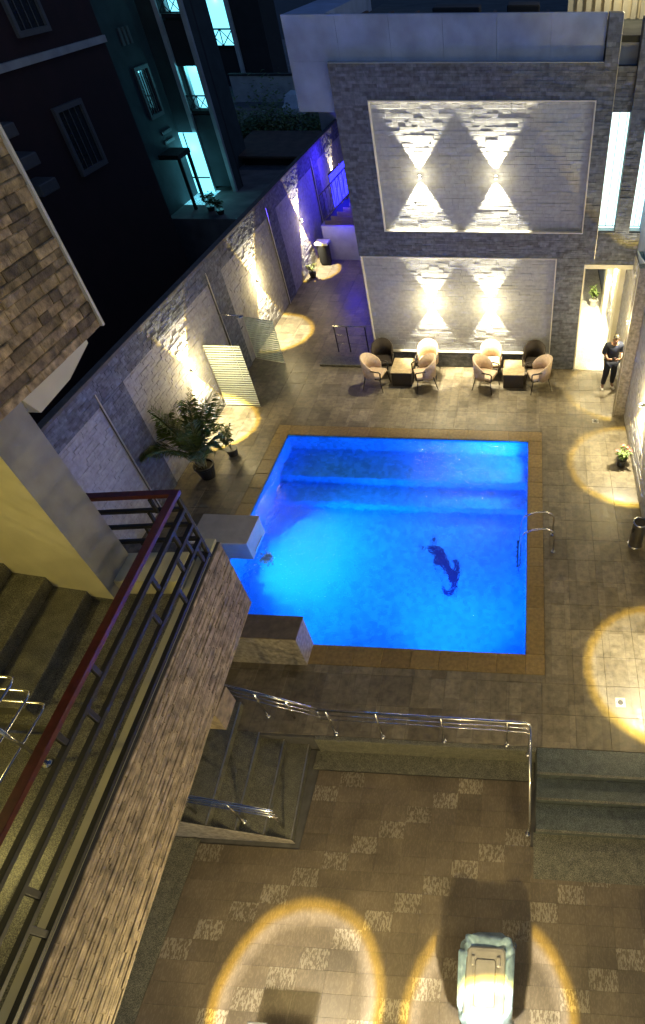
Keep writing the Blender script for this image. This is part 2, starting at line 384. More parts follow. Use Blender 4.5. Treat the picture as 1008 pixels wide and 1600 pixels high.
def wall_lamp(loc, nrm, label, group, pw=230, ang=36, up=1.0, spill=46, rim=True, off=0.07, upang=None, inner=.8, tilt=(0, 0), blend=.15, white=WHITE, glow=0):
    """up-and-down cylinder lamp on a wall; loc on the wall face, nrm out of the wall"""
    n = Vector(nrm); p = Vector(loc)+n*off
    t = thing('wall_lamp', loc, label, 'wall lamp', group)
    mb = MB(); mb.lathe([(.03, p.z-.03), (.036, p.z-.026), (.036, p.z+.026), (.03, p.z+.03)], p.x, p.y, 14); mb.build('lamp_body', 'lamp_body', t, smooth=False)
    a = Vector(loc); q = MB(); s = n.cross(Vector((0, 0, 1)))
    q.prism([a+s*.03+Vector((0, 0, -.02)), a-s*.03+Vector((0, 0, -.02)), a-s*.03+Vector((0, 0, .02)), a+s*.03+Vector((0, 0, .02))], n*(off-.03)); q.build('bracket', 'lamp_body', t)
    for sg in (-1, 1):
        z = p.z+sg*.034
        MB().lathe([(.028, z-.002), (.028, z+.002)], p.x, p.y, 12).build('lens', 'lamp_glow', t)
        an = ang if sg < 0 or upang is None else upang
        o = light('beam', 'SPOT', (p.x, p.y, z+sg*.02), pw*(up if sg > 0 else 1), (1, 1, 1) if rim else white, t, spot_size=2*R(an*1.08 if rim else an), spot_blend=.0 if rim else blend, shadow_soft_size=.03)
        if rim: beam_profile(o.data, R(an*1.08), inner)
        o.rotation_euler = (R(tilt[0]), R(tilt[1]), 0) if sg < 0 else (math.pi+R(tilt[0]), R(tilt[1]), 0)
    if glow: light('glow', 'POINT', p+n*.03, glow, white, t, shadow_soft_size=.03)
    if spill:
        light('spill', 'POINT', p+n*.30, spill, WARM, t, shadow_soft_size=.28)  # bare warm point added off the fixture as fill light
    return t

# ================================================================== SETTING
ground = MB().box(-150, 150, -60, 200, -3.2, -3.0).build('ground', 'asphalt'); tag(ground, 'dark ground far below the pool deck', 'ground', kind='structure')
PX0, PX1, PY0, PY1 = -6.35, 0.32, 5.85, 12.37      # pool opening
WLX, WRX, VY = -8.6, 3.02, 16.0                     # left wall face, right wall face, villa front
# ---- pool deck: slab in pieces round the pool, tiles on top
deck = thing('pool_deck', (0, 8, 0), 'stone-look tiled deck around the blue pool', 'deck', kind='structure')
sl = MB()
for a in ((WLX-.3, PX0, 4.02, 30), (PX1, WRX+.3, 4.02, 30), (PX0, PX1, PY1, 30), (PX0, PX1, 4.02, PY0)): sl.box(*a, -2.9, -.022)
sl.build('deck_slab', 'stone_back', deck)
CW = .37
cells = []
T = .6
def clear(x0, x1, y0, y1): # split tile against the coping rectangle
    ax0, ax1, ay0, ay1 = PX0-CW-.003, PX1+CW+.003, PY0-CW-.06, PY1+CW+.06
    if x1 <= ax0 or x0 >= ax1 or y1 <= ay0 or y0 >= ay1: return [(x0, x1, y0, y1)]
    out = []
    if x0 < ax0: out.append((x0, ax0, y0, y1)); x0 = ax0
    if x1 > ax1: out.append((ax1, x1, y0, y1)); x1 = ax1
    if y0 < ay0: out.append((x0, x1, y0, ay0))
    if y1 > ay1: out.append((x0, x1, ay1, y1))
    return out
y = 4.06
while y < 24.6:
    x = WRX
    while x > WLX:
        x0 = max(x-T, WLX)
        if not (-4.6 < (x+x0)/2 < 3.1 and y+T/2 > VY) and not ((x+x0)/2 > -3.3 and y < 4.06-.1):
            cells += [c for c in clear(x0, x, y, y+T) if c[1]-c[0] > .03 and c[3]-c[2] > .03]
        x -= T
    y += T
hide = lambda c: (c[0] < -4.9 and c[2] < 7.4)
cells.sort(key=lambda c: (hide(c), (c[0]+c[1])**2/4+(c[2]+c[3])**2/4))
mass = MB(); rnd = random.Random(3)
for i, (x0, x1, y0, y1) in enumerate(cells):
    dz = rnd.uniform(-.0012, .0012)
    if i < 290:
        put('tile', 'deck_o', 'deck_o', deck, Vector(((x0+x1)/2, (y0+y1)/2, -.02+dz)), Vector((1, 0, 0)), Vector((0, 1, 0)), Vector((0, 0, 1)), x1-x0-.003, y1-y0-.003, .02, (.004, .004, .15))
    else: mass.cbox(x0+.0015, x1-.0015, y0+.0015, y1-.0015, -.02+dz, dz, .004, rnd.random())
mass.build('tile_field', 'deck_a', deck, kind='stuff')
# ---- alley floor behind the villa gate
al = tag(MB().box(1.66, WRX, VY-.05, 25, -.02, .004).build('alley_floor', 'granite_pale'), 'pale speckled granite floor of the lit alley', 'path', kind='structure')
# ---- swimming pool
pool = thing('swimming_pool', (-3, 9, 0), 'rectangular swimming pool glowing blue', 'pool', kind='structure')
ZF = -1.45
sh = MB()
e_ = .004
sh.add([(x_, y_, z_) for z_ in (ZF, -.0215) for x_, y_ in ((PX0+e_, PY0+e_), (PX1-e_, PY0+e_), (PX1-e_, PY1-e_), (PX0+e_, PY1-e_))],
       [(0, 1, 2, 3), (0, 4, 5, 1), (1, 5, 6, 2), (2, 6, 7, 3), (3, 7, 4, 0)])
sh.build('shell', 'pool_tile', pool)
MB().box(PX0+.008, PX1-.008, PY1-1.15, PY1-.008, ZF+.004, -.80).build('bench_step', 'pool_tile', pool, bevel=.03)
MB().box(PX0+.008, PX1-.008, PY1-1.9, PY1-1.154, ZF+.004, -1.15).build('bench_step', 'pool_tile', pool, bevel=.03)
wl = MB()
for a in ((PX0+.012, PX1-.012, PY1-.011, PY1-.006), (PX0+.006, PX0+.011, PY0+.01, PY1-.012), (PX1-.011, PX1-.006, PY0+.01, PY1-.012)): wl.box(*a, -.075, -.03)
wl.build('waterline_band', 'pool_line', pool)
# coping stones: mitred ring, one object per stone
def cop(x0, x1, y0, y1):
    put('coping_stone', 'coping', 'coping', pool, Vector(((x0+x1)/2, (y0+y1)/2, -.02)), Vector((1, 0, 0)), Vector((0, 1, 0)), Vector((0, 0, 1)), abs(x1-x0)-.004, abs(y1-y0)-.004, .026, (.015, .03, .3))
nx = 12; L_ = (PX1-PX0)/nx
for i in range(nx):
    cop(PX0+i*L_, PX0+(i+1)*L_, PY1, PY1+CW+.055); cop(PX0+i*L_, PX0+(i+1)*L_, PY0-CW-.055, PY0)
ny = 12; L_ = (PY1-PY0)/ny
for i in range(ny):
    cop(PX0-CW, PX0, PY0+i*L_, PY0+(i+1)*L_); cop(PX1, PX1+CW, PY0+i*L_, PY0+(i+1)*L_)
for xx in ((PX0-CW, PX0), (PX1, PX1+CW)):
    cop(*xx, PY1, PY1+CW+.055); cop(*xx, PY0-CW-.055, PY0)
# mosaic figure on the floor
mo_ = MB()
fig = [(25, 26), (33, 24), (40, 25), (52, 27), (57, 33), (63, 42), (68, 54), (72, 62), (78, 62), (77, 54), (74, 50), (75, 46), (81, 44), (85, 50), (86, 62), (84, 72), (80, 80), (79, 90), (75, 96), (68, 101), (58, 101), (55, 92), (54, 87), (60, 93), (65, 96), (71, 89), (68, 80), (64, 71), (58, 61), (50, 56), (40, 54), (38, 48), (42, 42), (36, 36), (30, 32)]

def mz(p, z=ZF+.006): # figure laid out on the pool floor in metres
    return (-2.40+p[0]*.0132+(p[1]-60)*.0022, 9.80-p[1]*.0190, z)
pts = [mz(p) for p in fig]
mo_.prism(pts, (0, 0, .004))
for q in ([(10, 25), (18, 31), (22, 29), (14, 24)], [(33, 22), (35, 12), (40, 9), (43, 15), (41, 22), (38, 14), (36, 22)], [(40, 57), (46, 66), (43, 68), (39, 60)], [(75, 102), (79, 98), (78, 103)], [(55, 66), (60, 69), (57, 71)], [(50, 74), (55, 82), (52, 82)]):
    mo_.prism([mz(p) for p in q], (0, 0, .004))
mo_.build('mosaic_figure', 'mosaic_blue', pool)
water = MB()
n = 2
water.add([(PX0, PY0, -.055), (PX1, PY0, -.055), (PX1, PY1, -.055), (PX0, PY1, -.055)], [(0, 1, 2, 3)])
water = tag(water.build('water', 'water'), 'rippling clear pool water lit blue from below', 'water', kind='structure')
# underwater lamps
def pool_lamp(loc, n_, e, ang, col=(0.0, 0.21, 1.0), tilt=0):
    p = Vector(loc); nn = Vector(n_)
    o = MB(); 
    s = nn.cross(Vector((0, 0, 1))); u = Vector((0, 0, 1))
    ring = [p+nn*.015+s*.13*math.cos(a*math.pi/8)+u*.13*math.sin(a*math.pi/8) for a in range(16)]
    o.tube(ring, .014, 6, closed=True); ob = o.build('pool_lamp_ring', 'steel', pool)
    o = MB(); o.prism([p+nn*.005+s*.12*math.cos(a*math.pi/8)+u*.12*math.sin(a*math.pi/8) for a in range(16)], nn*.012); o.build('pool_lamp_lens', 'pool_glow', pool)
    l = light('pool_beam', 'SPOT', p+nn*.12, e, col, pool, spot_size=R(ang), spot_blend=1.0, shadow_soft_size=.10)
    l.rotation_euler = (nn+Vector((0, 0, tilt))).to_track_quat('-Z', 'Y').to_euler()
emit('pool_glow', (0.35, 0.85, 1.0), 14)
pool_lamp((PX0, 8.75, -.45), (1, 0, 0), 640, 118, (0.0, 0.40, 1.0), tilt=-.42)
pool_lamp((-1.2, PY0, -.5), (0, 1, 0), 560, 165, (0.0, 0.19, 1.0), tilt=.05)  # unseen lamp added to light the far riser and left wall
pool_lamp((-4.4, PY0, -.5), (0, 1, 0), 90, 165, tilt=.05)  # unseen lamp added to spread the blue glow evenly
pool_lamp((PX1, 11.75, -.32), (-1, 0, 0), 520, 165, tilt=-.05)  # unseen lamp added to brighten the far bench

# white splash where the spout meets the water
mat('foam', (0.85, 0.9, 0.92), 0.6, var=0.1)
rnd = random.Random(17); fo = MB()
for i in range(90):
    a = rnd.uniform(0, 6.283); r_ = abs(rnd.gauss(0, .10)); x_, y_ = -5.55+r_*1.1*math.cos(a), 8.02+r_*math.sin(a)*1.3
    s_ = rnd.uniform(.015, .05)*(1-min(.7, r_*2.4))
    fo.lathe([(s_*.3, -.085), (s_, -.080), (s_*.8, -.070), (s_*.2, -.060)], x_, y_, 7)
fo.build('splash_foam', 'foam', water, kind='stuff')

# ---- lower terrace with patterned tiles
ZT = -.5
ter = thing('terrace', (0, 2, ZT), 'lower terrace paved in brown speckled tiles with pale diagonal steps', 'terrace', kind='structure')
MB().box(-6.2, 6.5, -.4, 4.0, -2.9, ZT-.022).build('terrace_slab', 'stone_back', ter)
tw, th = .415, .25
k = 0
for j in range(-10, 8):
    for i in range(-11, 8):
        x = -.17+tw*i; y = 2.52+th*j
        if y > 3.72 or y < -.1: continue
        if x > .55 and y > 2.75: continue
        if x < -3.45 and y > 2.40: continue
        lt = (i-j) % 5 == 0
        put('tile', 'terr_light' if lt else 'terr', 'terr_light' if lt else 'terr', ter, Vector((x, y, ZT-.02)), Vector((1, 0, 0)), Vector((0, 1, 0)), Vector((0, 0, 1)), tw-.0012, th-.0012, .02, (.002, .003, .1))
        k += 1

# granite kerb under the railing and the flight of steps down from the deck
box('granite_riser', 'granite', ter, (-3.35, .52, 3.98, 4.055, ZT, .002), bevel=.008)
box('granite_border', 'granite', ter, (-3.4, .50, 3.66, 3.98, ZT-.02, ZT+.004))
st = thing('garden_steps', (1.7, 3.4, ZT), 'short flight of dark granite steps from pool deck down to terrace', 'steps')
for i, (y0, y1, z1) in enumerate(((3.62, 4.055, .003), (3.27, 3.62, -.165), (2.84, 3.27, -.333))):
    MB().box(.53, 4.2, y0, y1, ZT-.02, z1).build('step', 'granite_blue', st, bevel=.012)
    MB().box(.53, 4.2, y0-.012, y0+.028, z1+.0005, z1+.004).build('nosing_strip', 'granite', st)
box('granite_border', 'granite', ter, (-6.2, -4.95, -.3, 2.46, ZT-.02, ZT+.0032))
box('granite_border', 'granite', ter, (.50, 4.2, 2.2, 2.86, ZT-.02, ZT+.0035))

# ================================================================== LEFT BOUNDARY WALL
lw = thing('boundary_wall', (WLX, 15, 0), 'long stone clad boundary wall behind the palm and glass screens', 'wall')
box('wall_core', 'stone_back', lw, (WLX-.13, WLX-.03, 2.0, 34, -2.9, 3.55))
MB().box(WLX-.14, WLX+.03, 2.0, 34, 3.551, 3.62).build('wall_cap', 'stone_back', lw, bevel=.01)
pil = [(3.4, 4.3), (9.37, 10.28), (15.04, 15.92), (20.06, 20.92), (25.6, 26.4), (30.6, 31.5)]
lampsL = [(WLX, 12.73, 1.76), (WLX, 17.95, 1.80), (WLX, 23.0, 1.9), (WLX, 28.3, 1.9)]
zb = 3.02
for i, (a, b_) in enumerate(pil):
    pb = box('pilaster', 'stone_back', lw, (WLX-.029, WLX+.02, a, b_, 0, zb))
    stones(pb, (WLX+.02, a, 0), (0, 1, 0), (0, 0, 1), b_-a, zb, .20, .062, .004, .015, 'dark_stone', seed=40+i)
    MB().box(WLX+.045, WLX+.062, a-.035, a-.003, 0.005, zb+.3).build('metal_trim', 'trim_metal', lw)
for i in range(len(pil)-1):
    a, b_ = pil[i][1], pil[i+1][0]
    pn = box('stone_panel', 'stone_back_l', lw, (WLX-.029, WLX-.012, a, b_, 0, zb))
    stones(pn, (WLX-.012, a+.002, 0), (0, 1, 0), (0, 0, 1), b_-a-.04, zb, .26, .080, .004, .020, 'light_stone', seed=60+i,
           pieces=140 if i in (1, 2) else 0, near=[lampsL[i-1]] if i in (1, 2) else None)
tb = box('top_band', 'stone_back', lw, (WLX-.029, WLX+.012, 2.0, 34, zb, 3.55))
stones(tb, (WLX+.012, 2.0, zb), (0, 1, 0), (0, 0, 1), 32, .53, .20, .066, .004, .015, 'dark_stone', seed=80)
wall_lamp(lampsL[0], (1, 0, 0), 'up-down wall lamp on boundary wall beside the potted palm', 'up-down wall lamps', 450, 33, off=.10)
wall_lamp(lampsL[1], (1, 0, 0), 'up-down wall lamp on boundary wall just beyond the glass screens', 'up-down wall lamps', 460, 36, off=.10)
wall_lamp(lampsL[2], (1, 0, 0), 'up-down wall lamp on blue tinted stretch of boundary wall above small plant', 'up-down wall lamps', 480, 30, spill=8, off=.09)
wall_lamp(lampsL[3], (1, 0, 0), 'up-down wall lamp on boundary wall behind the black stair railing', 'up-down wall lamps', 300, 30, spill=6)

# ================================================================== RIGHT WALL
rw = thing('side_wall', (WRX, 9, 0), 'tall grey side wall with split stone panels along the right of the deck', 'wall')
box('wall_core', 'render_panel', rw, (WRX+.03, WRX+.25, 4.06, 26, -2.9, 6.0))
pr = box('pilaster', 'block_face', rw, (WRX-.28, WRX+.029, 13.66, 13.95, 0, 4.2), bevel=.008)
MB().box(WRX-.295, WRX-.281, 13.64, 13.67, 0, 4.2).build('metal_trim', 'trim_metal', rw)
for i, (a, b_) in enumerate(((4.1, 9.0), (9.3, 13.6), (14.0, 19.5))):
    pn = box('stone_panel', 'stone_back_l', rw, (WRX+.010, WRX+.029, a, b_, .02, 3.6))
    stones(pn, (WRX+.010, b_, .02), (0, -1, 0), (0, 0, 1), b_-a, 3.58, .30, .10, .004, .022, 'light_stone', seed=90+i, pieces=100 if i == 1 else 0, near=[(WRX, 11.5, 1.2)])
wall_lamp((WRX-.02, 11.55, 1.86), (-1, 0, 0), 'up-down wall lamp on side wall above the flowering pot', 'up-down wall lamps', 300, 39, off=.09, inner=.7)
wall_lamp((WRX-.02, 5.62, 2.1), (-1, 0, 0), 'assumed up-down wall lamp on side wall beside the floor drain and steps', 'up-down wall lamps', 330, 34, off=.09, inner=.7)  # out of view, assumed from its light pool on the deck
wall_lamp((WRX-.02, 14.9, 2.2), (-1, 0, 0), 'up-down wall lamp behind the standing person', 'up-down wall lamps', 240, 34)
wall_lamp((WRX-.02, 18.6, 2.3), (-1, 0, 0), 'assumed up-down wall lamp inside the bright alley beyond the gate', 'up-down wall lamps', 450, 52, rim=False, spill=90)  # lamp assumed here to light the alley floor
for i, y_ in enumerate((17.0, 19.6)):
    box('cream_pier', 'cream_paint', rw, (WRX-.16, WRX+.005, y_, y_+.5, 0, 3.3), bevel=.01)

# ================================================================== VILLA
vl = thing('villa', (-1.3, VY, 0), 'two storey villa with dark stone frame and two lit stone panels facing the pool', 'villa')
D = .32
box('body', 'render_grey', vl, (-4.50, 1.66, VY+D+.08, 26, 0, 8.0))
box('body', 'render_grey', vl, (1.665, 3.9, VY+D+.08, 26, 3.4, 8.0))
def framed(a, sd, side=True):
    x0, x1, z0, z1 = a
    p = box('stone_frame', 'stone_back', vl, (x0, x1, VY+.012, VY+D, z0, z1))
    stones(p, (x0, VY+.012, z0), (1, 0, 0), (0, 0, 1), x1-x0, z1-z0, .20, .062, .004, .016, 'dark_stone', seed=sd, cvar=.3)
UX0, UX1 = -4.53, 1.93
PXA, PXB, PZA, PZB = -3.73, 1.55, 4.10, 7.02
framed((UX0, UX1, 3.45, PZA), 101); framed((UX0, PXA, PZA, PZB), 102); framed((PXB, UX1, PZA, PZB), 103); framed((UX0, UX1, PZB, 7.70), 104)
framed((1.64, UX1, 7.701, 8.53), 105); framed((.93, 1.69, 0, 3.449), 106)
framed((UX0+.01, .928, 0, .47), 107); framed((1.691, 3.3, 3.30, 4.14), 108); framed((2.38, 2.74, 4.141, 8.45), 109); framed((3.06, 3.9, 4.141, 8.3), 110)
for a in ((UX1+.001, 2.379, 6.76, 7.62), (2.741, 3.059, 6.70, 7.62)):
    p = box('stone_frame', 'stone_back', vl, (a[0], a[1], VY+.15, VY+D, a[2], a[3]))
    stones(p, (a[0], VY+.15, a[2]), (1, 0, 0), (0, 0, 1), a[1]-a[0], a[3]-a[2], .2, .075, .006, .022, 'dark_stone', seed=120)
LB = [(-2.66, VY+.13, 5.42), (-.75, VY+.13, 5.42)]; LL = [(-2.62, VY+.13, 2.06), (-.90, VY+.13, 2.06)]
def panel(x0, x1, z0, z1, lamps, sd):
    p = box('accent_panel', 'stone_back_l', vl, (x0, x1, VY+.13, VY+D+.07, z0, z1))
    stones(p, (x0, VY+.13, z0), (1, 0, 0), (0, 0, 1), x1-x0, z1-z0, .30, .088, .004, .018, 'villa_stone', seed=sd, pieces=150, near=lamps)
    t_ = .022
    fr = MB(); fr.box(x0-.0, x1, VY-.016, VY+.12, z0-.001, z0+t_); fr.box(x0, x1, VY-.016, VY+.12, z1-t_, z1+.001)
    fr.box(x0, x0+t_, VY-.018, VY+.12, z0+t_, z1-t_); fr.box(x1-t_, x1, VY-.018, VY+.12, z0+t_, z1-t_)
    fr.build('panel_trim', 'trim_white', vl)
panel(PXA+.002, PXB-.002, PZA+.002, PZB-.002, LB, 131)
panel(UX0+.03, .925, .50, 3.445, LL, 132)
for i, (p, nm) in enumerate(((LB[0], 'upper panel of villa, the one nearer the blue railing'), (LB[1], 'upper panel of villa, the one nearer the tall lit windows'), (LL[0], 'lower panel above first seating group, nearer the passage'), (LL[1], 'lower panel above second seating group, nearer the gate'))):
    wall_lamp((p[0], p[1]-.03, p[2]), (0, -1, 0), 'up-down wall lamp on '+nm, 'up-down wall lamps', (400, 375, 230, 250)[i], (38, 37, 37, 36)[i], off=.08 if i < 2 else .10, white=(1, .88, .60), glow=6, rim=False, blend=.32, tilt=((2, 1), (1, -2), (0, 2), (2, -1))[i], spill=7 if i < 2 else 30, upang=37)
# parapet
for i in range(6):
    w_ = (1.62+5.45)/6
    box('parapet_slab', 'render_panel', vl, (-5.45+i*w_+.002, -5.45+(i+1)*w_-.002, VY+.2, VY+.36, 7.712, 8.52))
box('parapet_box', 'render_panel', vl, (-5.45, -4.54, VY+.37, 21.5, 6.75, 8.515))
box('parapet_box_face', 'render_panel', vl, (-5.448, -4.56, VY+.2, VY+.365, 6.75, 7.709))
box('parapet_ledge', 'trim_white', vl, (UX0, 1.63, VY-.004, VY+.19, 7.703, 7.711))
box('roof', 'roof_felt', vl, (-4.535, 3.9, VY+.40, 25.8, 8.005, 8.12))
MB().box(UX1+.003, UX1+.015, VY-.01, VY+.3, 3.46, 8.53).build('edge_trim', 'trim_metal', vl)
MB().box(2.74, 2.752, VY-.01, VY+.14, 4.15, 8.44).build('edge_trim', 'trim_metal', vl)
def slot(x0, x1, z0, z1):
    g = MB().box(x0, x1, VY+.262, VY+.275, z0, z1).build('slot_window', 'window_lit', vl)
    mb = MB(); xm = x0+(x1-x0)*.46; yy = (VY+.235, VY+.261)
    for a in ((xm-.007, xm+.007, z0+.05, z1), (x1-.055, x1-.043, z0+.05, z1), (x0, x1, z0+.04, z0+.055)): mb.box(a[0], a[1], *yy, a[2], a[3])
    mb.build('window_frame', 'dark_wall', g)
    MB().box(x0, x1, VY+.05, VY+.234, z0-.02, z0-.001).build('sill', 'trim_white', g)
slot(UX1+.02, 2.378, 4.17, 6.757); slot(2.756, 3.058, 4.17, 6.697)
# gate opening: frame, glass leaf, threshold
box('gate_lintel', 'cream_paint', vl, (1.692, WRX, VY-.01, VY+.30, 3.18, 3.297))
box('gate_jamb', 'cream_paint', vl, (1.692, 1.73, VY-.012, VY+.30, .006, 3.178))
box('threshold', 'granite', vl, (1.70, WRX, VY-.06, VY+.0, -.01, .012))
# roof things
for i, a in enumerate(((-2.3, -1.2, 17.6, 18.3, 8.121, 8.5), (-.6, .2, 18.6, 19.4, 8.121, 8.45))):
    MB().box(*a).build('roof_box', 'dark_wall', vl, bevel=.03)
for i in range(9):
    MB().box(-5.2+i*.7, -5.12+i*.7, 17.2, 20.5, 8.14, 8.2).build('roof_batten', 'brown_roof', vl)
# lit cream cladding at the back of the roof
cl = thing('roof_pavilion', (2.3, 19, 8.12), 'cream slatted roof pavilion lit warm above the slot windows', 'pavilion')
box('back_wall', 'curtain', cl, (.9, 3.8, 19.25, 19.35, 8.121, 10.6))
for i in range(13): MB().box(.9+i*.225, 1.03+i*.225, 19.12, 19.245, 8.121, 10.6).build('slat', 'curtain', cl)
light('assumed_pavilion_lamp', 'POINT', (2.3, 18.3, 9.6), 55, WHITE, cl, shadow_soft_size=.1)  # lamp assumed above the view so the cream slats are lit warm
MB().lathe([(.03, 9.66), (.10, 9.68), (.10, 9.75), (.03, 9.8)], 2.3, 18.3, 12).build('assumed_lamp_shade', 'trim_white', cl)
MB().tube([(2.3, 18.3, 9.8), (2.3, 19.25, 10.2)], .012).build('lamp_arm', 'black_metal', cl)
# passage beside the villa: raised stair block, blue lamp, railing
sb = thing('stair_block', (-6.9, 24, 0), 'grey rendered stair block with dark steps at end of the purple passage', 'stairs')
box('block_wall', 'render_grey', sb, (-8.15, -4.6, 24.0, 24.9, 0, 1.34))
for i in range(5):
    box('step', 'dark_wood', sb, (-8.0+i*.28, -4.6, 24.12, 25.6, 1.341+i*.17, 1.51+i*.17-.001), bevel=.01)
br_ = thing('stair_railing', (-7.6, 24.2, 1.4), 'black metal stair railing with crossed bars glowing blue behind', 'railing')
bars = MB()
a0, a1 = Vector((-8.05, 24.2, 1.48)), Vector((-6.85, 24.2, 2.48))
for z_ in (0, .9): MB().tube([a0+Vector((0, 0, z_)), a1+Vector((0, 0, z_))], .022).build('rail_bar', 'black_metal', br_)
for i in range(9):
    p = a0.lerp(a1, i/8); MB().tube([p, p+Vector((0, 0, .9))], .012, 6).build('baluster', 'black_metal', br_)
for i in range(4):
    p, q = a0.lerp(a1, i/4), a0.lerp(a1, (i+1)/4)
    MB().tube([p, q+Vector((0, 0, .9))], .010, 6).build('cross_bar', 'black_metal', br_)
bl = thing('blue_lamp', (-7.4, 27.6, 2.4), 'blue lit lamp behind the black stair railing', 'lamp')
emit('blue_glow', (0.02, 0.02, 1.0), 2.2)
MB().prism([(-7.95, 25.62, 1.5), (-6.9, 25.62, 2.3), (-6.9, 25.62, 3.5), (-7.95, 25.62, 2.7)], (0, .04, 0)).build('blue_screen', 'blue_glow', bl); MB().prism([(-8.0, 25.665, 1.4), (-6.8, 25.665, 2.3), (-6.8, 25.665, 3.6), (-8.0, 25.665, 2.75)], (0, .06, 0)).build('lamp_housing', 'black_metal', bl)
light('blue_beam', 'POINT', (-7.7, 26.3, 3.0), 90, (0.06, 0.03, 1.0), bl, shadow_soft_size=.1)
light('blue_beam', 'POINT', (-7.2, 23.6, 2.0), 45, (0.06, 0.03, 1.0), bl, shadow_soft_size=.1)
lf = thing('far_house', (-9, 30, 0), 'pale lilac house wall rising behind the end of the boundary wall', 'house')
box('wall', 'pale_wall', lf, (-9.4, -5, 30.5, 31, 0, 5.6)); box('roof', 'pale_wall', lf, (-9.6, -4.8, 30.3, 31.2, 5.601, 5.75))

# ================================================================== NEAR HOUSE: stair tower with clad parapet (the wall runs about 4 degrees off the pool's axis)
KW = .07
def wx(y, d=0.0): return -3.4-KW*y+d
UW = Vector((-KW, 1, 0)).normalized(); NW = UW.cross(Vector((0, 0, 1)))
ZL, ZTOP, ZLOW = 4.43, 4.47, 3.12
YE = 4.66
pw_ = thing('stair_parapet', (wx(2), 2, ZLOW), 'long ledge stone parapet wall under the red handrail', 'parapet wall')
mb = MB(); mb.prism([(wx(-.2)-.03, -.2, ZLOW), (wx(YE)-.03, YE, ZLOW), (wx(YE)-.03, YE, ZTOP-.02), (wx(-.2)-.03, -.2, ZTOP-.02)], (-.16, -.011, 0)); mb.build('wall_core', 'stone_back', pw_)
stones(pw_, Vector((wx(-.2)-.03, -.2, ZLOW)), UW, (0, 0, 1), (YE+.2)*math.sqrt(1+KW*KW), ZTOP-.02-ZLOW, .36, .040, .010, .021, 'ledge_stone', pieces=290, near=[(wx(2.6), 2.6, 3.9)], seed=200, name='ledge_stone', massname='ledge_stone_field', gap=.0015)
mb = MB(); mb.prism([(wx(-.2)-.06, -.2, ZTOP-.019), (wx(YE)-.06, YE+.004, ZTOP-.019), (wx(YE)-.19, YE+.004, ZTOP-.019), (wx(-.2)-.19, -.2, ZTOP-.019)], (0, 0, .05)); mb.build('wall_cap', 'yellow_paint', pw_)
# return face of the parapet at its far end and the lower jamb by the stair
mb = MB(); mb.prism([(wx(YE)-.19, YE-.4, ZLOW), (wx(YE)-1.4, YE-.4, ZLOW), (wx(YE)-1.4, YE-.4, ZTOP-.03), (wx(YE)-.19, YE-.4, ZTOP-.03)], (0, .36, 0)); mb.build('return_wall', 'ledge_stone_a', pw_)
jb = thing('stair_jamb', (wx(3), 3.2, 2.7), 'stone jamb beneath the parapet where the lower stair enters', 'wall')
jp = MB(); jp.prism([(wx(3.25)-.0, 2.98, 2.68), (wx(3.25)-.0, 3.36, 2.72), (wx(3.25)-.0, 3.36, ZLOW-.002), (wx(3.25)-.0, 2.98, ZLOW-.002)], (-.35, 0, 0)); jp.build('jamb_wall', 'ledge_stone_a', jb)
# landing, stairs, pier
tw_ = thing('stair_tower', (-5, 3, ZL), 'granite stair landing and steps inside the yellow walled stair tower', 'staircase')
mb = MB(); mb.prism([(wx(-.2)-.19, -.2, ZL-.18), (wx(3.85)-.19, 3.85, ZL-.18), (-6.5, 3.9, ZL-.18), (-6.5, 2.26, ZL-.18), (-4.46, 2.20, ZL-.18), (-4.40, -.2, ZL-.18)], (0, 0, .18)); mb.build('landing', 'granite', tw_)
for i in range(6): box('down_step', 'granite', tw_, (-9, -4.47-.36*i, -.19, 2.19, ZL-1.2-.17*i, ZL-.17-.17*i), bevel=.01)
for i in range(7):
    xs = -4.83-.42*i
    mb = MB(); mb.prism([(xs+.08, 2.30, ZL+.001+.17*i), (xs-.09, 3.84, ZL+.001+.17*i), (-9, 3.84, ZL+.001+.17*i), (-9, 2.30, ZL+.001+.17*i)], (0, 0, .169)); mb.build('step', 'granite', tw_, bevel=.01)
mb = MB(); mb.prism([(wx(3.86)-.20, 3.855, ZL-.6), (wx(4.3)-.20, 4.30, ZL-.6), (-4.95, 4.22, ZL-.6), (-4.95, 3.80, ZL-.6)], (0, 0, .6+.24)); mb.build('end_kerb', 'yellow_paint', tw_)
# outer wall behind the stairs (dark, left side)
box('stair_wall', 'yellow_paint', tw_, (-9.3, -9.01, -.2, 5, 3, 9))
box('stair_wall', 'yellow_paint', tw_, (-9.0, -3.7, -.42, -.21, 3, 9.2))
pr = thing('tower_pier', (-5.2, 3.9, ZL), 'broad pier with yellow face and grey side rising beside the stairs', 'pier')
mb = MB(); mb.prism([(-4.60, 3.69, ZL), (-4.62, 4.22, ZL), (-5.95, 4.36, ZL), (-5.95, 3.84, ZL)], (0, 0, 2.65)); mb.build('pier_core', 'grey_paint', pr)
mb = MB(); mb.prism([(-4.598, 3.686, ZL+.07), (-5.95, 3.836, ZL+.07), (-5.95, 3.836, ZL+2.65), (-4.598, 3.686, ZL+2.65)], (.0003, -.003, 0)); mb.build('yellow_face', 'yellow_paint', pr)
mb = MB(); mb.prism([(-4.598, 3.682, ZL), (-5.95, 3.832, ZL), (-5.95, 3.832, ZL+.068), (-4.598, 3.682, ZL+.068)], (-.0012, -.012, 0)); mb.build('skirting', 'granite', pr)
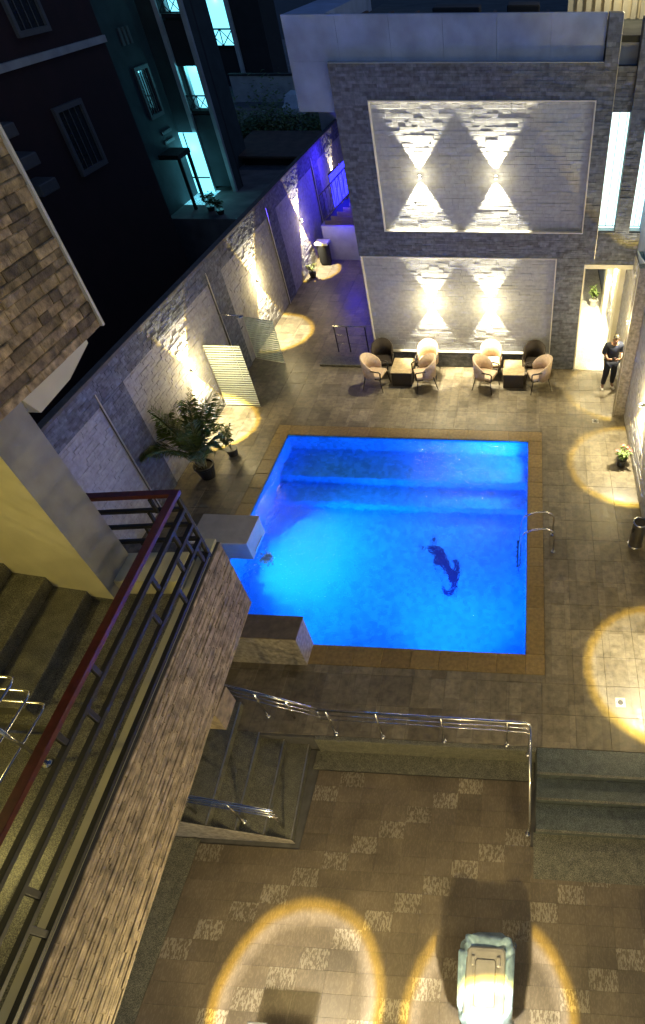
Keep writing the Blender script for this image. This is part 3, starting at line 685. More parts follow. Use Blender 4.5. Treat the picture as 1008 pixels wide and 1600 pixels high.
# overhanging upper room with block cladding
up = thing('upper_room', (-4.4, 4, 7.06), 'overhanging upper room clad in rough brown stone blocks', 'upper storey')
UXF = -4.36
box('room_core', 'stone_back', up, (-9, UXF-.03, .2, 5.37, 7.05, 11.5))
stones(up, (UXF-.03, .2, 7.05), (0, 1, 0), (0, 0, 1), 5.15, 4.4, .30, .088, .010, .034, 'block_stone', pieces=240, near=[(UXF, 4.6, 8)], seed=210, name='stone_block', massname='stone_block_field', cvar=.25)
MB().box(UXF-.04, UXF+.012, 5.352, 5.385, 7.05, 11.5).build('corner_trim', 'trim_white', up)
mb = MB(); mb.prism([(-4.6, 5.33, 7.04), (-4.6, 5.33, 6.86), (-4.6, 4.85, 6.72), (-4.6, 4.32, 6.69), (-4.6, 4.16, 7.04)], (-.5, 0, 0)); mb.build('soffit_beam', 'cream_paint', up)
# assumed stair lamp, out of view, added to light the yellow walls
sl_ = thing('assumed_stair_lamp', (-4.6, 1.3, 6.9), 'assumed round ceiling lamp over the stair landing', 'ceiling lamp')
emit('lamp_glow_soft', (1.0, 0.85, 0.4), 4)
MB().lathe([(.10, 6.93), (.15, 6.96), (.15, 7.0), (.13, 7.03)], -5.9, 1.4, 20).build('lamp_bowl', 'lamp_glow_soft', sl_)
light('stair_light', 'POINT', (-5.9, 1.4, 6.85), 30, (1.0, .82, .26), sl_, shadow_soft_size=.12)
# ---- parapet railing
rl = thing('red_topped_railing', (wx(2), 2, ZTOP+.03), 'black stair railing with dark red wooden handrail', 'railing')
def P(y, z, d=-.025): return Vector((wx(y, d), y, z))
def bar(name, a, b_, wd, ht, m):
    a, b_ = Vector(a), Vector(b_); d = (b_-a).normalized(); s = d.cross(Vector((0, 0, 1))).normalized()*wd/2; u = s.cross(d).normalized()*ht/2
    return MB().prism([a+s+u, a-s+u, a-s-u, a+s-u], b_-a).build(name, m, rl, bevel=.004)
YR = 4.36; XL = -4.86
dy = .21
bar('handrail', P(-.3, 5.60), P(YR+.04, 5.60), .085, .055, 'red_wood')
bar('handrail', (wx(YR)-.025, YR, 5.601), (XL, YR-dy*.6, 5.601), .085, .055, 'red_wood')
zs = (5.36, 5.11, 4.86, 4.58)
for z_ in zs:
    bar('rail_bar', P(-.3, z_), P(YR, z_), .05, .05, 'black_metal')
    bar('rail_bar', (wx(YR)-.025, YR, z_), (XL, YR-dy*.6, z_), .045, .045, 'black_metal')
# short links between the bars, staggered
ys = [0.55, 0.75, 1.70, 2.0, 2.3, 3.15, 3.4, 3.62, 3.85]
lv = [(3, 2), (2, 1), (0, -1), (1, 0), (0, -1), (2, 1), (1, 0), (3, 2), (2, 1)]
allz = list(zs)
for y_, (a, b_) in zip(ys, lv):
    za = zs[a]; zb_ = 5.57 if b_ < 0 else zs[b_]
    bar('link', P(y_, za), P(y_+.001, zb_), .035, .05, 'black_metal')
for k_, (y_, za, zb_) in enumerate(((4.0, 0, 1), (4.12, 1, 2), (4.22, 2, 3))):
    bar('link', P(y_, zs[za]), P(y_+.001, zs[zb_]), .035, .05, 'black_metal')
for (x_, y_) in ((wx(YR)-.025, YR), (XL+.02, YR-dy*.6)):
    bar('post', (x_, y_, ZL+.1), (x_+.001, y_, 5.53), .045, .045, 'black_metal')
for x_, a, b_ in ((-4.1, 0, 1), (-4.25, 1, 2), (-4.42, 2, 3), (-4.0, 0, -1)):
    za = zs[a] if b_ >= 0 else 5.57
    bar('link', (x_, YR-.07, za), (x_+.001, YR-.07, zs[max(b_, 0)]), .035, .035, 'black_metal')
for i, y_ in enumerate(()): bar('post', P(y_, ZTOP+.03), P(y_+.001, 5.53), .04, .04, 'black_metal')

# ================================================================== STAINLESS RAILINGS
def steel_rail(name, label, path, posts, levels, r=.024, base=True):
    """top rail along path (rail-top points), thinner bars below, posts at parameters"""
    p0 = Vector(path[0]); t = thing(name, (p0.x, p0.y, p0.z-.9), label, 'railing', 'stainless steel railings')
    P_ = [Vector(p) for p in path]
    MB().tube(P_, r, 10).build('top_rail', 'steel', t, smooth=True)
    for dz in levels: MB().tube([p-Vector((0, 0, dz)) for p in P_], .010, 8).build('rail_bar', 'steel', t, smooth=True)
    L = [0]
    for a, b_ in zip(P_, P_[1:]): L.append(L[-1]+(b_-a).length)
    for u in posts:
        s = u*L[-1]
        for i in range(len(P_)-1):
            if L[i] <= s <= L[i+1]+1e-6: p = P_[i].lerp(P_[i+1], (s-L[i])/(L[i+1]-L[i])); break
        po = MB().tube([p-Vector((0, 0, .93)), p-Vector((0, 0, .0))], .019, 10).build('post', 'steel', t, smooth=True)
        MB().lathe([(.045, p.z-.925), (.045, p.z-.91), (.024, p.z-.89)], p.x, p.y, 12).build('base_flange', 'steel', po, smooth=True)
    return t
steel_rail('steel_railing', 'stainless railing along terrace edge beside pool', [(-3.14, 4.10, .92), (.30, 4.06, .92), (.345, 4.055, .915), (.37, 4.03, .90), (.38, 3.98, .885), (.40, 2.72, .42)], (.03, .2, .42, .64, .735, .98), (.18, .34))
steel_rail('steel_railing', 'stainless railing climbing beside far edge of dark lower stair', [(-3.22, 4.33, .42), (-4.75, 4.36, 1.12)], (.06, .38, .7), (.18, .34))
steel_rail('steel_railing', 'short stainless railing climbing near edge of dark lower stair', [(-3.52, 2.66, .46), (-3.58, 2.66, .49), (-5.1, 2.66, 1.14)], (.04, .42, .85), (.16, .30))
ls = thing('lower_stair', (-4.2, 3.4, ZT), 'dark granite stair rising from terrace under the stone parapet', 'stairs')
for i in range(6):
    xa = -3.57-.41*i
    zt = ZT+.165*(i+1)
    mb = MB(); mb.prism([(xa+.17, 2.50, ZT-.02), (xa, 4.52, ZT-.02), (xa-.42, 4.52, ZT-.02), (xa-.25, 2.50, ZT-.02)], (0, 0, zt-ZT+.02)); s_ = mb.build('step', 'granite', ls, bevel=.008)
    mb = MB(); mb.prism([(xa+.176, 2.50, zt+.0006), (xa+.006, 4.52, zt+.0006), (xa-.016, 4.52, zt+.0006), (xa+.154, 2.50, zt+.0006)], (0, 0, .004)); mb.build('nosing', 'trim_metal', s_)
mb = MB(); mb.prism([(-3.38, 2.488, ZT-.01), (-5.7, 2.488, ZT-.01), (-5.7, 2.488, ZT+1.05), (-5.45, 2.488, ZT+.99), (-3.40, 2.488, ZT+.16)], (0, -.012, 0)); mb.build('stringer', 'block_face', ls)
# stair-tower steel rail corner seen at the very edge
tr = thing('steel_rail_return', (-5.2, 1.5, ZL), 'bent stainless rails at the foot of the granite steps', 'railing', 'stainless steel railings')
for i, z_ in enumerate((5.35, 5.10, 4.85)):
    q = [(-6.9, 2.25, z_+.85), (-4.80, 2.25, z_+.02), (-4.42, 2.25, z_), (-4.37, 2.24, z_), (-4.35, 2.19, z_), (-4.30, -.15, z_)]
    MB().tube(q, .014, 8).build('rail_bar', 'steel', tr, smooth=True)
for y_ in (1.85, .3):
    po = MB().tube([(-4.34, y_, ZL+.01), (-4.34, y_, 5.34)], .02, 10).build('post', 'steel', tr, smooth=True)
    MB().lathe([(.05, ZL+.003), (.05, ZL+.02), (.022, ZL+.04)], -4.34, y_, 12).build('base_flange', 'steel', po, smooth=True)
# photographer's own house wall under the camera
hw = thing('house_wall', (0, -.2, ZT), 'rendered wall of the house under the viewpoint', 'house wall')
box('wall', 'grey_paint', hw, (-3.3, 6, -.42, -.12, -2.9, 9.0))
def assumed_porch_lamp(x, y, z, label):
    t = thing('assumed_porch_lamp', (x, y, z), label, 'porch lamp', 'porch lamps')
    MB().lathe([(.05, z-.10), (.055, z-.09), (.055, z+.12), (.04, z+.13)], x, y, 14).build('lamp_body', 'lamp_body', t)
    MB().lathe([(.04, z-.106), (.04, z-.1015)], x, y, 12).build('lens', 'lamp_glow', t)
    MB().tube([(x, y, z+.05), (x, -.12, z+.05)], .015).build('bracket', 'lamp_body', t)
    o = light('beam', 'SPOT', (x, y, z-.13), 470, (1, 1, 1), t, spot_size=2*R(30.4), spot_blend=0, shadow_soft_size=.02)
    o.rotation_euler = (R(9.5), 0, 0)
    beam_profile(o.data, R(30.4), .30, (1, .88, .66))
    light('spill', 'POINT', (x, y+.1, z+.1), 85, WARM, t, shadow_soft_size=.05)  # bare warm point added beside the lamp as terrace fill
wall_lamp((2.2, -.12, 7.9), (0, 1, 0), 'assumed unseen wall lamp added high on the house wall beside the viewpoint', 'porch lamps', 60, 40, spill=95, rim=False)  # unseen lamp, assumed and added to light the parapet and upper room
assumed_porch_lamp(-2.78, .06, 1.72, 'assumed porch lamp over the empty pool of light on terrace')  # lamp out of view, assumed from the lit circle below it
assumed_porch_lamp(-.10, .06, 1.72, 'assumed porch lamp shining on the bagged wheelie bin')  # lamp out of view, assumed from the light and shadow round the bin

# ================================================================== POOLSIDE BLOCKS, LADDER, SCREENS
bx = thing('pool_block', (-4.6, 5.6, 0), 'brown topped low block standing at near edge of pool', 'block')
box('body', 'block_face', bx, (-6.1, -3.862, 5.385, 5.865, .003, .91), bevel=.008); box('top', 'block_brown', bx, (-6.11, -3.852, 5.375, 5.875, .911, .94), bevel=.006)
bx = thing('waterfall_block', (-6.6, 8.2, 0), 'pale spout block jutting over the pool edge', 'block')
box('body', 'block_pale', bx, (-6.95, -5.69, 7.79, 8.60, .16, .67), bevel=.012); box('top', 'block_pale', bx, (-6.96, -5.68, 7.78, 8.61, .671, .70), bevel=.008)
box('foot', 'block_face', bx, (-6.95, -6.40, 7.85, 8.55, .003, .159)); box('spout', 'steel', bx, (-5.74, -5.66, 7.95, 8.4, .24, .27))
ld = thing('pool_ladder', (.7, 8.7, 0), 'curved stainless pool ladder at right edge of pool', 'pool ladder')
for y_ in (8.47, 8.98):
    arc = [(.90, y_, .01), (.90, y_, .55)]+[(.66+.24*math.cos(a), y_, .55+.2*math.sin(a)) for a in [k*math.pi/10 for k in range(1, 6)]]
    arc += [(.45, y_, .72), (.25, y_, .60), (.17, y_, .45), (.15, y_, .2), (.15, y_, -1.1)]
    MB().tube(arc, .021, 10).build('side_rail', 'steel', ld, smooth=True)
    MB().lathe([(.05, .004), (.05, .02), (.025, .035)], .90, y_, 12).build('base_flange', 'steel', ld)
for z_ in (-.3, -.6, -.9): box('tread', 'black_metal', ld, (.10, .19, 8.49, 8.96, z_-.012, z_+.012))
def screen(loc, wd, ht, label, rot):
    t = thing('glass_screen', (0, 0, 0), label, 'glass screen', 'frosted shower screens')
    MB().box(0, wd, -.005, .005, .02, ht).build('pane', 'glass', t)
    n_ = int(ht/.075)
    for i in range(n_):
        z_ = .06+i*.075
        MB().box(.004, wd-.004, -.0075, -.0055, z_, z_+.048).build('frosted_stripe', 'frost', t)
    MB().box(-.012, .0, -.012, .012, .0, ht).build('wall_channel', 'trim_metal', t)
    MB().box(0, wd, -.010, .010, .0, .019).build('floor_channel', 'trim_metal', t)
    t.location = loc; t.rotation_euler = (0, 0, rot)
screen((WLX+.05, 13.62, 0), 1.02, 1.96, 'striped frosted glass screen next to the palm light pool', 0)
screen((WLX+.05, 16.25, 0), 1.05, 1.45, 'striped frosted glass screen behind the nearer one, beyond the shower arm', R(-14))
shw = thing('shower_arm', (WLX+.05, 14.9, 2.1), 'slim wall shower arm above the glass screens', 'shower')
MB().tube([(WLX+.0, 14.9, .9), (WLX+.07, 14.9, .9), (WLX+.07, 14.9, 2.15), (WLX+.12, 14.9, 2.2), (WLX+.65, 14.9, 2.2)], .013, 8).build('riser_pipe', 'steel', shw, smooth=True)
MB().lathe([(.02, 2.19), (.11, 2.175), (.11, 2.165), (.02, 2.16)], WLX+.65, 14.9, 16).build('shower_head', 'steel', shw)
MB().tube([(WLX+.02, 15.4, 1.2), (WLX+.02, 16.1, 1.2)], .012, 8).build('grab_bar', 'black_metal', shw)
sr = thing('door_railing', (-5.4, 16.6, 0), 'small black railing left of the seating beside villa corner', 'railing')
for x_, y_ in ((-5.95, 16.75), (-5.55, 16.75), (-4.95, 16.75)): MB().tube([(x_, y_, 0), (x_, y_, .9)], .018, 8).build('post', 'black_metal', sr, smooth=True)
MB().tube([(-6.0, 16.75, .91), (-4.9, 16.75, .91)], .02, 8).build('top_rail', 'steel', sr, smooth=True)
for z_ in (.3, .6): MB().tube([(-5.95, 16.75, z_), (-4.95, 16.75, z_)], .008, 6).build('rail_bar', 'steel', sr, smooth=True)
box('kerb_strip', 'granite', deck, (-6.35, -4.54, 15.85, 16.35, .0025, .07), bevel=.006)
for x_, y_, lb in ((2.2, 13.35, 'round floor drain near the person'), (2.05, 4.95, 'round floor drain beside the bright light pool')):
    t = thing('floor_drain', (x_, y_, 0), lb, 'floor drain', 'floor drains')
    box('plate', 'trim_white', t, (x_-.09, x_+.09, y_-.09, y_+.09, .0015, .006), bevel=.002)
    MB().tube([(x_+.07*math.cos(a*math.pi/8), y_+.07*math.sin(a*math.pi/8), .007) for a in range(16)], .008, 6, closed=True).build('ring', 'steel', t)
    MB().lathe([(.05, .0062), (.05, .009)], x_, y_, 14).build('grate', 'plastic_black', t)
# stainless ash bin
ab = thing('ash_bin', (2.78, 8.75, 0), 'stainless cylinder litter bin with open top against side wall', 'litter bin')
bxx, byy = 2.76, 8.78
mat('steel_dark', (0.35, 0.33, 0.28), 0.3, metal=1, var=0.2, scale=5)
MB().lathe([(.145, .05), (.15, .06), (.15, .72), (.148, .73)], bxx, byy, 24).build('body', 'steel_dark', ab)
MB().tube([(bxx+.145*math.cos(a*math.pi/10), byy+.145*math.sin(a*math.pi/10), .74) for a in range(20)], .02, 8, closed=True).build('rim', 'steel', ab, smooth=True)
MB().tube([(bxx+.15*math.cos(a*math.pi/10), byy+.15*math.sin(a*math.pi/10), .025) for a in range(20)], .02, 8, closed=True).build('base_ring', 'steel', ab, smooth=True)
MB().lathe([(.125, .732), (.125, .735)], bxx, byy, 20).build('ash_tray', 'soil', ab)
box('slot', 'plastic_black', ab, (bxx-.155, bxx-.09, byy-.10, byy-.02, .50, .60))

# ================================================================== CHAIRS AND TABLES
def make_chair(mname):
    t = thing('armchair', (0, 0, 0), '', 'chair')
    # seat cushion, rounded
    MB().box(-.24, .24, -.25, .22, .38, .47).build('seat', mname, t, bevel=.035)
    # curved shell back, opening to -y (front is -y)
    mb = MB(); n_ = 14; ring = []
    for i in range(n_+1):
        a = R(-28+236*i/n_)
        c, s = math.cos(a), math.sin(a)
        top = .62+.30*max(0, math.sin(R(180*i/n_)))**.8
        ring.append([(.275*c, .05+.27*s, .36), (.30*c, .05+.30*s, top), (.265*c, .05+.265*s, top+.012), (.235*c, .05+.235*s, .40)])
    vs = [p for g in ring for p in g]; fs = []
    for i in range(n_):
        for j in range(4):
            fs.append((i*4+j, (i+1)*4+j, (i+1)*4+(j+1) % 4, i*4+(j+1) % 4))
    fs += [(0, 1, 2, 3), (n_*4+3, n_*4+2, n_*4+1, n_*4)]
    mb.add(vs, fs); bk = mb.build('backrest', mname, t, smooth=True)
    for sx in (-1, 1):
        MB().tube([(sx*.27, .02, .63), (sx*.295, -.14, .645), (sx*.28, -.25, .635), (sx*.265, -.27, .60), (sx*.255, -.26, .40)], .018, 8).build('armrest', 'dark_wood', t, smooth=True)
        MB().tube([(sx*.235, -.22, .40), (sx*.27, -.28, .0)], .018, 8, r2=.011).build('leg', 'dark_wood', t, smooth=True)
        MB().tube([(sx*.22, .20, .40), (sx*.26, .30, .0)], .018, 8, r2=.011).build('leg', 'dark_wood', t, smooth=True)
    MB().box(-.23, .23, -.22, .20, .355, .379).build('seat_frame', 'dark_wood', t)
    return t
c1, c2 = make_chair('chair_peach'), make_chair('chair_dark')
used = set()
spec = [  # x, y, rotation, proto, label
    (-4.30, 14.83, 78, c1, 'peach armchair turned to its table, outermost seat near the small railing'),
    (-4.18, 15.55, 8, c2, 'dark brown armchair against villa wall, behind the outermost peach seat near railing'),
    (-2.83, 14.86, -70, c1, 'peach armchair in front row on the far side of first table from railing'),
    (-2.80, 15.55, -4, c1, 'peach armchair with its back under the wall lamp of first seating group'),
    (-.98, 14.88, 70, c1, 'peach armchair in front row of second seating group, facing its table'),
    (-.86, 15.58, 4, c1, 'peach armchair with its back under the wall lamp of second seating group'),
    (.58, 14.93, -72, c1, 'peach armchair nearest the gate in second seating group'),
    (.44, 15.60, -8, c2, 'dark brown armchair against villa wall, nearest the gate')]
for x_, y_, rz, pr_, lb in spec:
    o = pr_ if pr_.name not in used else copy_tree(pr_)
    used.add(pr_.name)
    o.location = (x_, y_, .002); o.rotation_euler = (0, 0, R(rz)); o.scale = (1.12, 1.12, 1.10); tag(o, lb, 'chair', 'poolside armchairs')
for x_, y_, lb in ((-3.53, 15.25, 'low cube table between chairs of first seating group by railing'), (-.16, 15.28, 'low cube table between chairs of second seating group by gate')):
    t = thing('cube_table', (x_, y_, 0), lb, 'table', 'low cube tables')
    box('table_base', 'dark_wood', t, (x_-.30, x_+.30, y_-.40, y_+.40, .002, .45), bevel=.008)
    box('table_top', 'table_top', t, (x_-.32, x_+.32, y_-.42, y_+.42, .451, .48), bevel=.006)

# ================================================================== PLANTS
def leaf(mb, p, d, up_, l, wd, droop=.25):
    """pointed blade with a fold"""
    p, d = Vector(p), Vector(d).normalized(); s = d.cross(Vector(up_)).normalized()*wd
    m_ = p+d*l*.45+Vector((0, 0, -droop*l*.15)); e = p+d*l+Vector((0, 0, -droop*l))
    mb.add([p, m_+s, e, m_-s], [(0, 1, 2), (0, 2, 3)])
def palm(loc):
    rnd = random.Random(5)
    x, y, z = loc
    t = thing('potted_palm', loc, 'feathery palm in dark pot beside the boundary wall', 'palm')
    MB().lathe([(.17, .004), (.24, .34), (.26, .36), (.26, .40), (.22, .40), (.21, .34)], x, y, 20).build('pot', 'plastic_black', t, smooth=False)
    MB().lathe([(.205, .345), (.205, .36)], x, y, 16).build('soil', 'soil', t)
    for i in range(26):
        a = rnd.uniform(0, 2*math.pi); L = rnd.uniform(1.4, 2.15); tilt = rnd.uniform(.15, .7) if i > 7 else rnd.uniform(.6, .95)
        out = Vector((math.cos(a), math.sin(a), 0)); b0 = Vector((x, y, .36))+out*rnd.uniform(.02, .12)
        pts = []; ang = tilt*.35
        p = b0.copy(); n_ = 14
        for k_ in range(n_+1):
            pts.append(p.copy()); ang += tilt*1.9/n_*(k_/n_+.35)
            p = p+(out*math.sin(ang)+Vector((0, 0, 1))*math.cos(ang))*L/n_
        # keep clear of the wall
        pts = [Vector((max(q.x, WLX+.06), q.y, max(q.z, .06))) for q in pts]
        st_ = MB().tube(pts, .011, 5, r2=.003).build('stalk', 'stem', t)
        mb = MB(); side = out.cross(Vector((0, 0, 1)))
        for k_ in range(6, 34):
            u = k_/34*n_; i0 = min(int(u), n_-1); q = pts[i0].lerp(pts[i0+1], u-i0); dd = (pts[i0+1]-pts[i0]).normalized() if (pts[i0+1]-pts[i0]).length > 1e-4 else out
            ll = .44*max(.05, math.sin(math.pi*(k_-4)/32))**.7*rnd.uniform(.8, 1.1)
            for sg in (-1, 1):
                leaf(mb, q, dd*.75+side*sg*.8+Vector((0, 0, rnd.uniform(-.05, .25))), Vector((0, 0, 1)), ll, .0085, rnd.uniform(.15, .6))
        mb.build('frond', 'leaf', st_)
palm((-7.88, 10.58, 0))
def bush(name, loc, label, h, r, nleaf, lm, potr=.12, pot='plastic_black', flowers=0, seed=1, lsize=.1):
    rnd = random.Random(seed); x, y, z = loc
    t = thing(name, loc, label, 'potted plant', 'potted plants')
    MB().lathe([(potr*.75, z+.003), (potr, z+.2), (potr*1.08, z+.22), (potr*.9, z+.22)], x, y, 16).build('pot', pot, t)
    for k_ in range(7):
        a = rnd.uniform(0, 6.28); q = [Vector((x, y, z+.2)), Vector((x+math.cos(a)*r*.35, y+math.sin(a)*r*.35, z+.2+h*.5)), Vector((x+math.cos(a)*r*.7, y+math.sin(a)*r*.7, z+.2+h*rnd.uniform(.7, 1)))]
        s_ = MB().tube(q, .008, 5, r2=.003).build('stem', 'stem', t)
        mb = MB()
        for i in range(nleaf//7):
            u = rnd.uniform(.25, 1); p = q[1].lerp(q[2], (u-.5)*2) if u > .5 else q[0].lerp(q[1], u*2)
            b_ = rnd.uniform(0, 6.28)
            leaf(mb, p, (math.cos(b_), math.sin(b_), rnd.uniform(-.1, .7)), (0, 0, 1), lsize*rnd.uniform(.7, 1.3), lsize*.28, rnd.uniform(.1, .6))
        mb.build('leaves', lm, s_)
        if k_ < flowers:
            f = MB()
            for i in range(9):
                b_ = i*.7; leaf(f, q[2], (math.cos(b_), math.sin(b_), .5), (0, 0, 1), .06, .022, .1)
            f.build('flower', 'flower', s_)
bush('potted_shrub', (-7.55, 11.45, 0), 'round leaved dark shrub pot between palm and light pool', .85, .28, 180, 'leaf', .15, seed=2, lsize=.13)
bush('potted_flower', (2.72, 11.5, 0), 'small pot with red flowers in the light pool by side wall', .35, .26, 120, 'leaf_light', .13, flowers=4, seed=3, lsize=.11)
bush('potted_plant', (2.62, 20.3, .004), 'small green plant inside the bright alley', .5, .2, 90, 'leaf_light', .16, 'block_pale', seed=4, lsize=.14)
bush('potted_plant', (-8.3, 22.3, 0), 'small leafy plant in the light pool at far end of boundary wall', .35, .22, 90, 'leaf_light', .14, seed=5, lsize=.12)
# white topped unit at the far wall
ac = thing('storage_unit', (-8.2, 23.5, 0), 'dark drum with white square lid at the passage end', 'storage bin')
MB().lathe([(.20, .004), (.24, .1), (.25, .75), (.24, .80)], -8.1, 23.6, 18).build('body', 'dark_wall', ac); box('lid', 'trim_white', ac, (-8.36, -7.84, 23.36, 23.84, .801, .90), bevel=.02)

# ================================================================== WHEELIE BIN
def bin_():
    x0, y0, zb_ = -.165, .80, ZT
    t = thing('wheelie_bin', (x0, y0, zb_), 'grey lidded wheelie bin wrapped in a pale blue bag', 'wheelie bin')
    mb = MB(); zt = .50
    def ring(hw, hl, z, r=.06, n=5, ox=0, oy=0):
        o = []
        for (sx, sy, a0) in ((1, 1, 0), (-1, 1, 90), (-1, -1, 180), (1, -1, 270)):
            for k in range(n+1):
                a = R(a0+90*k/n); o.append((x0+ox+sx*(hw-r)+r*math.cos(a), y0+oy+sy*(hl-r)+r*math.sin(a), z))
        return o
    def loft(rings, cap=True):
        n = len(rings[0]); vs = [p for g in rings for p in g]
        fs = [(i*n+j, i*n+(j+1) % n, (i+1)*n+(j+1) % n, (i+1)*n+j) for i in range(len(rings)-1) for j in range(n)]
        if cap: fs += [tuple(range(n-1, -1, -1)), tuple((len(rings)-1)*n+j for j in range(n))]
        return MB().add(vs, fs)
    loft([ring(.21, .28, zb_+.06), ring(.23, .33, zt-.06), ring(.245, .36, zt-.05), ring(.245, .36, zt)]).build('body', 'bin_plastic', t, smooth=False)
    lid = loft([ring(.25, .37, zt+.004), ring(.255, .375, zt+.03), ring(.235, .355, zt+.055), ring(.20, .32, zt+.06)]).build('lid', 'bin_plastic', t)
    loft([ring(.135, .24, zt+.0605, .03), ring(.125, .23, zt+.085, .03), ring(.115, .10, zt+.09, .03)]).build('raised_panel', 'bin_plastic', lid)
    for sx in (-1, 1):
        MB().box(x0+sx*.165-.026, x0+sx*.165+.026, y0+.16, y0+.27, zt+.0605, zt+.10).build('lid_handle', 'bin_plastic', lid, bevel=.015)
        MB().box(x0+sx*.155-.008, x0+sx*.155+.008, y0-.25, y0+.15, zt+.0605, zt+.075).build('lid_rib', 'bin_plastic', lid, bevel=.004)
    for sx in (-1, 1):
        MB().tube([(x0+sx*.25, y0-.33, zb_+.1), (x0+sx*.30, y0-.33, zb_+.1)], .10, 16).build('wheel', 'plastic_black', t)
    # crumpled bag skirt round the rim
    rnd = random.Random(9); rings = []
    base = ring(.27, .38, 0, .17, 12, oy=.03)
    nb = len(base)
    def soft():
        o = [rnd.uniform(-.6, 1.6) for _ in range(nb)]
        for _ in range(2): o = [(o[i-1]+2*o[i]+o[(i+1) % nb])/4 for i in range(nb)]
        return o
    offl = [soft() for _ in range(14)]
    for lv_, (sc_, z) in enumerate(((.84, zt+.0), (1.18, zt+.045), (1.34, zt+.01), (1.44, zt-.10), (1.40, zt-.28), (1.25, zt-.45))):
        g = []
        for i, p in enumerate(base):
            k_ = sc_+(offl[lv_][i]-.5)*.26*(1 if lv_ else 0)
            fr = 1.0 if p[1] > y0-.1 else .80
            g.append((x0+.02+(p[0]-x0)*(1+(k_-1)*fr), y0+(p[1]-y0)*(1+(k_-1)*.62*fr), z+(offl[lv_+7][i]-.5)*.11*(1 if lv_ else 0)))
        rings.append(g)
    loft(rings, cap=False).build('bag', 'bag_blue', t, smooth=True)
bin_()
# unseen block added below the frame, shaped to cast a shadow into the light pool
b2 = thing('shadow_block', (-2.81, .14, ZT), 'slim dark unseen block added to cast a shadow into the empty light pool', 'bin')
box('body', 'plastic_black', b2, (-2.93, -2.69, .02, .245, ZT+.003, .90), bevel=.03); box('lid', 'plastic_black', b2, (-2.94, -2.68, .01, .255, .902, .95), bevel=.02)

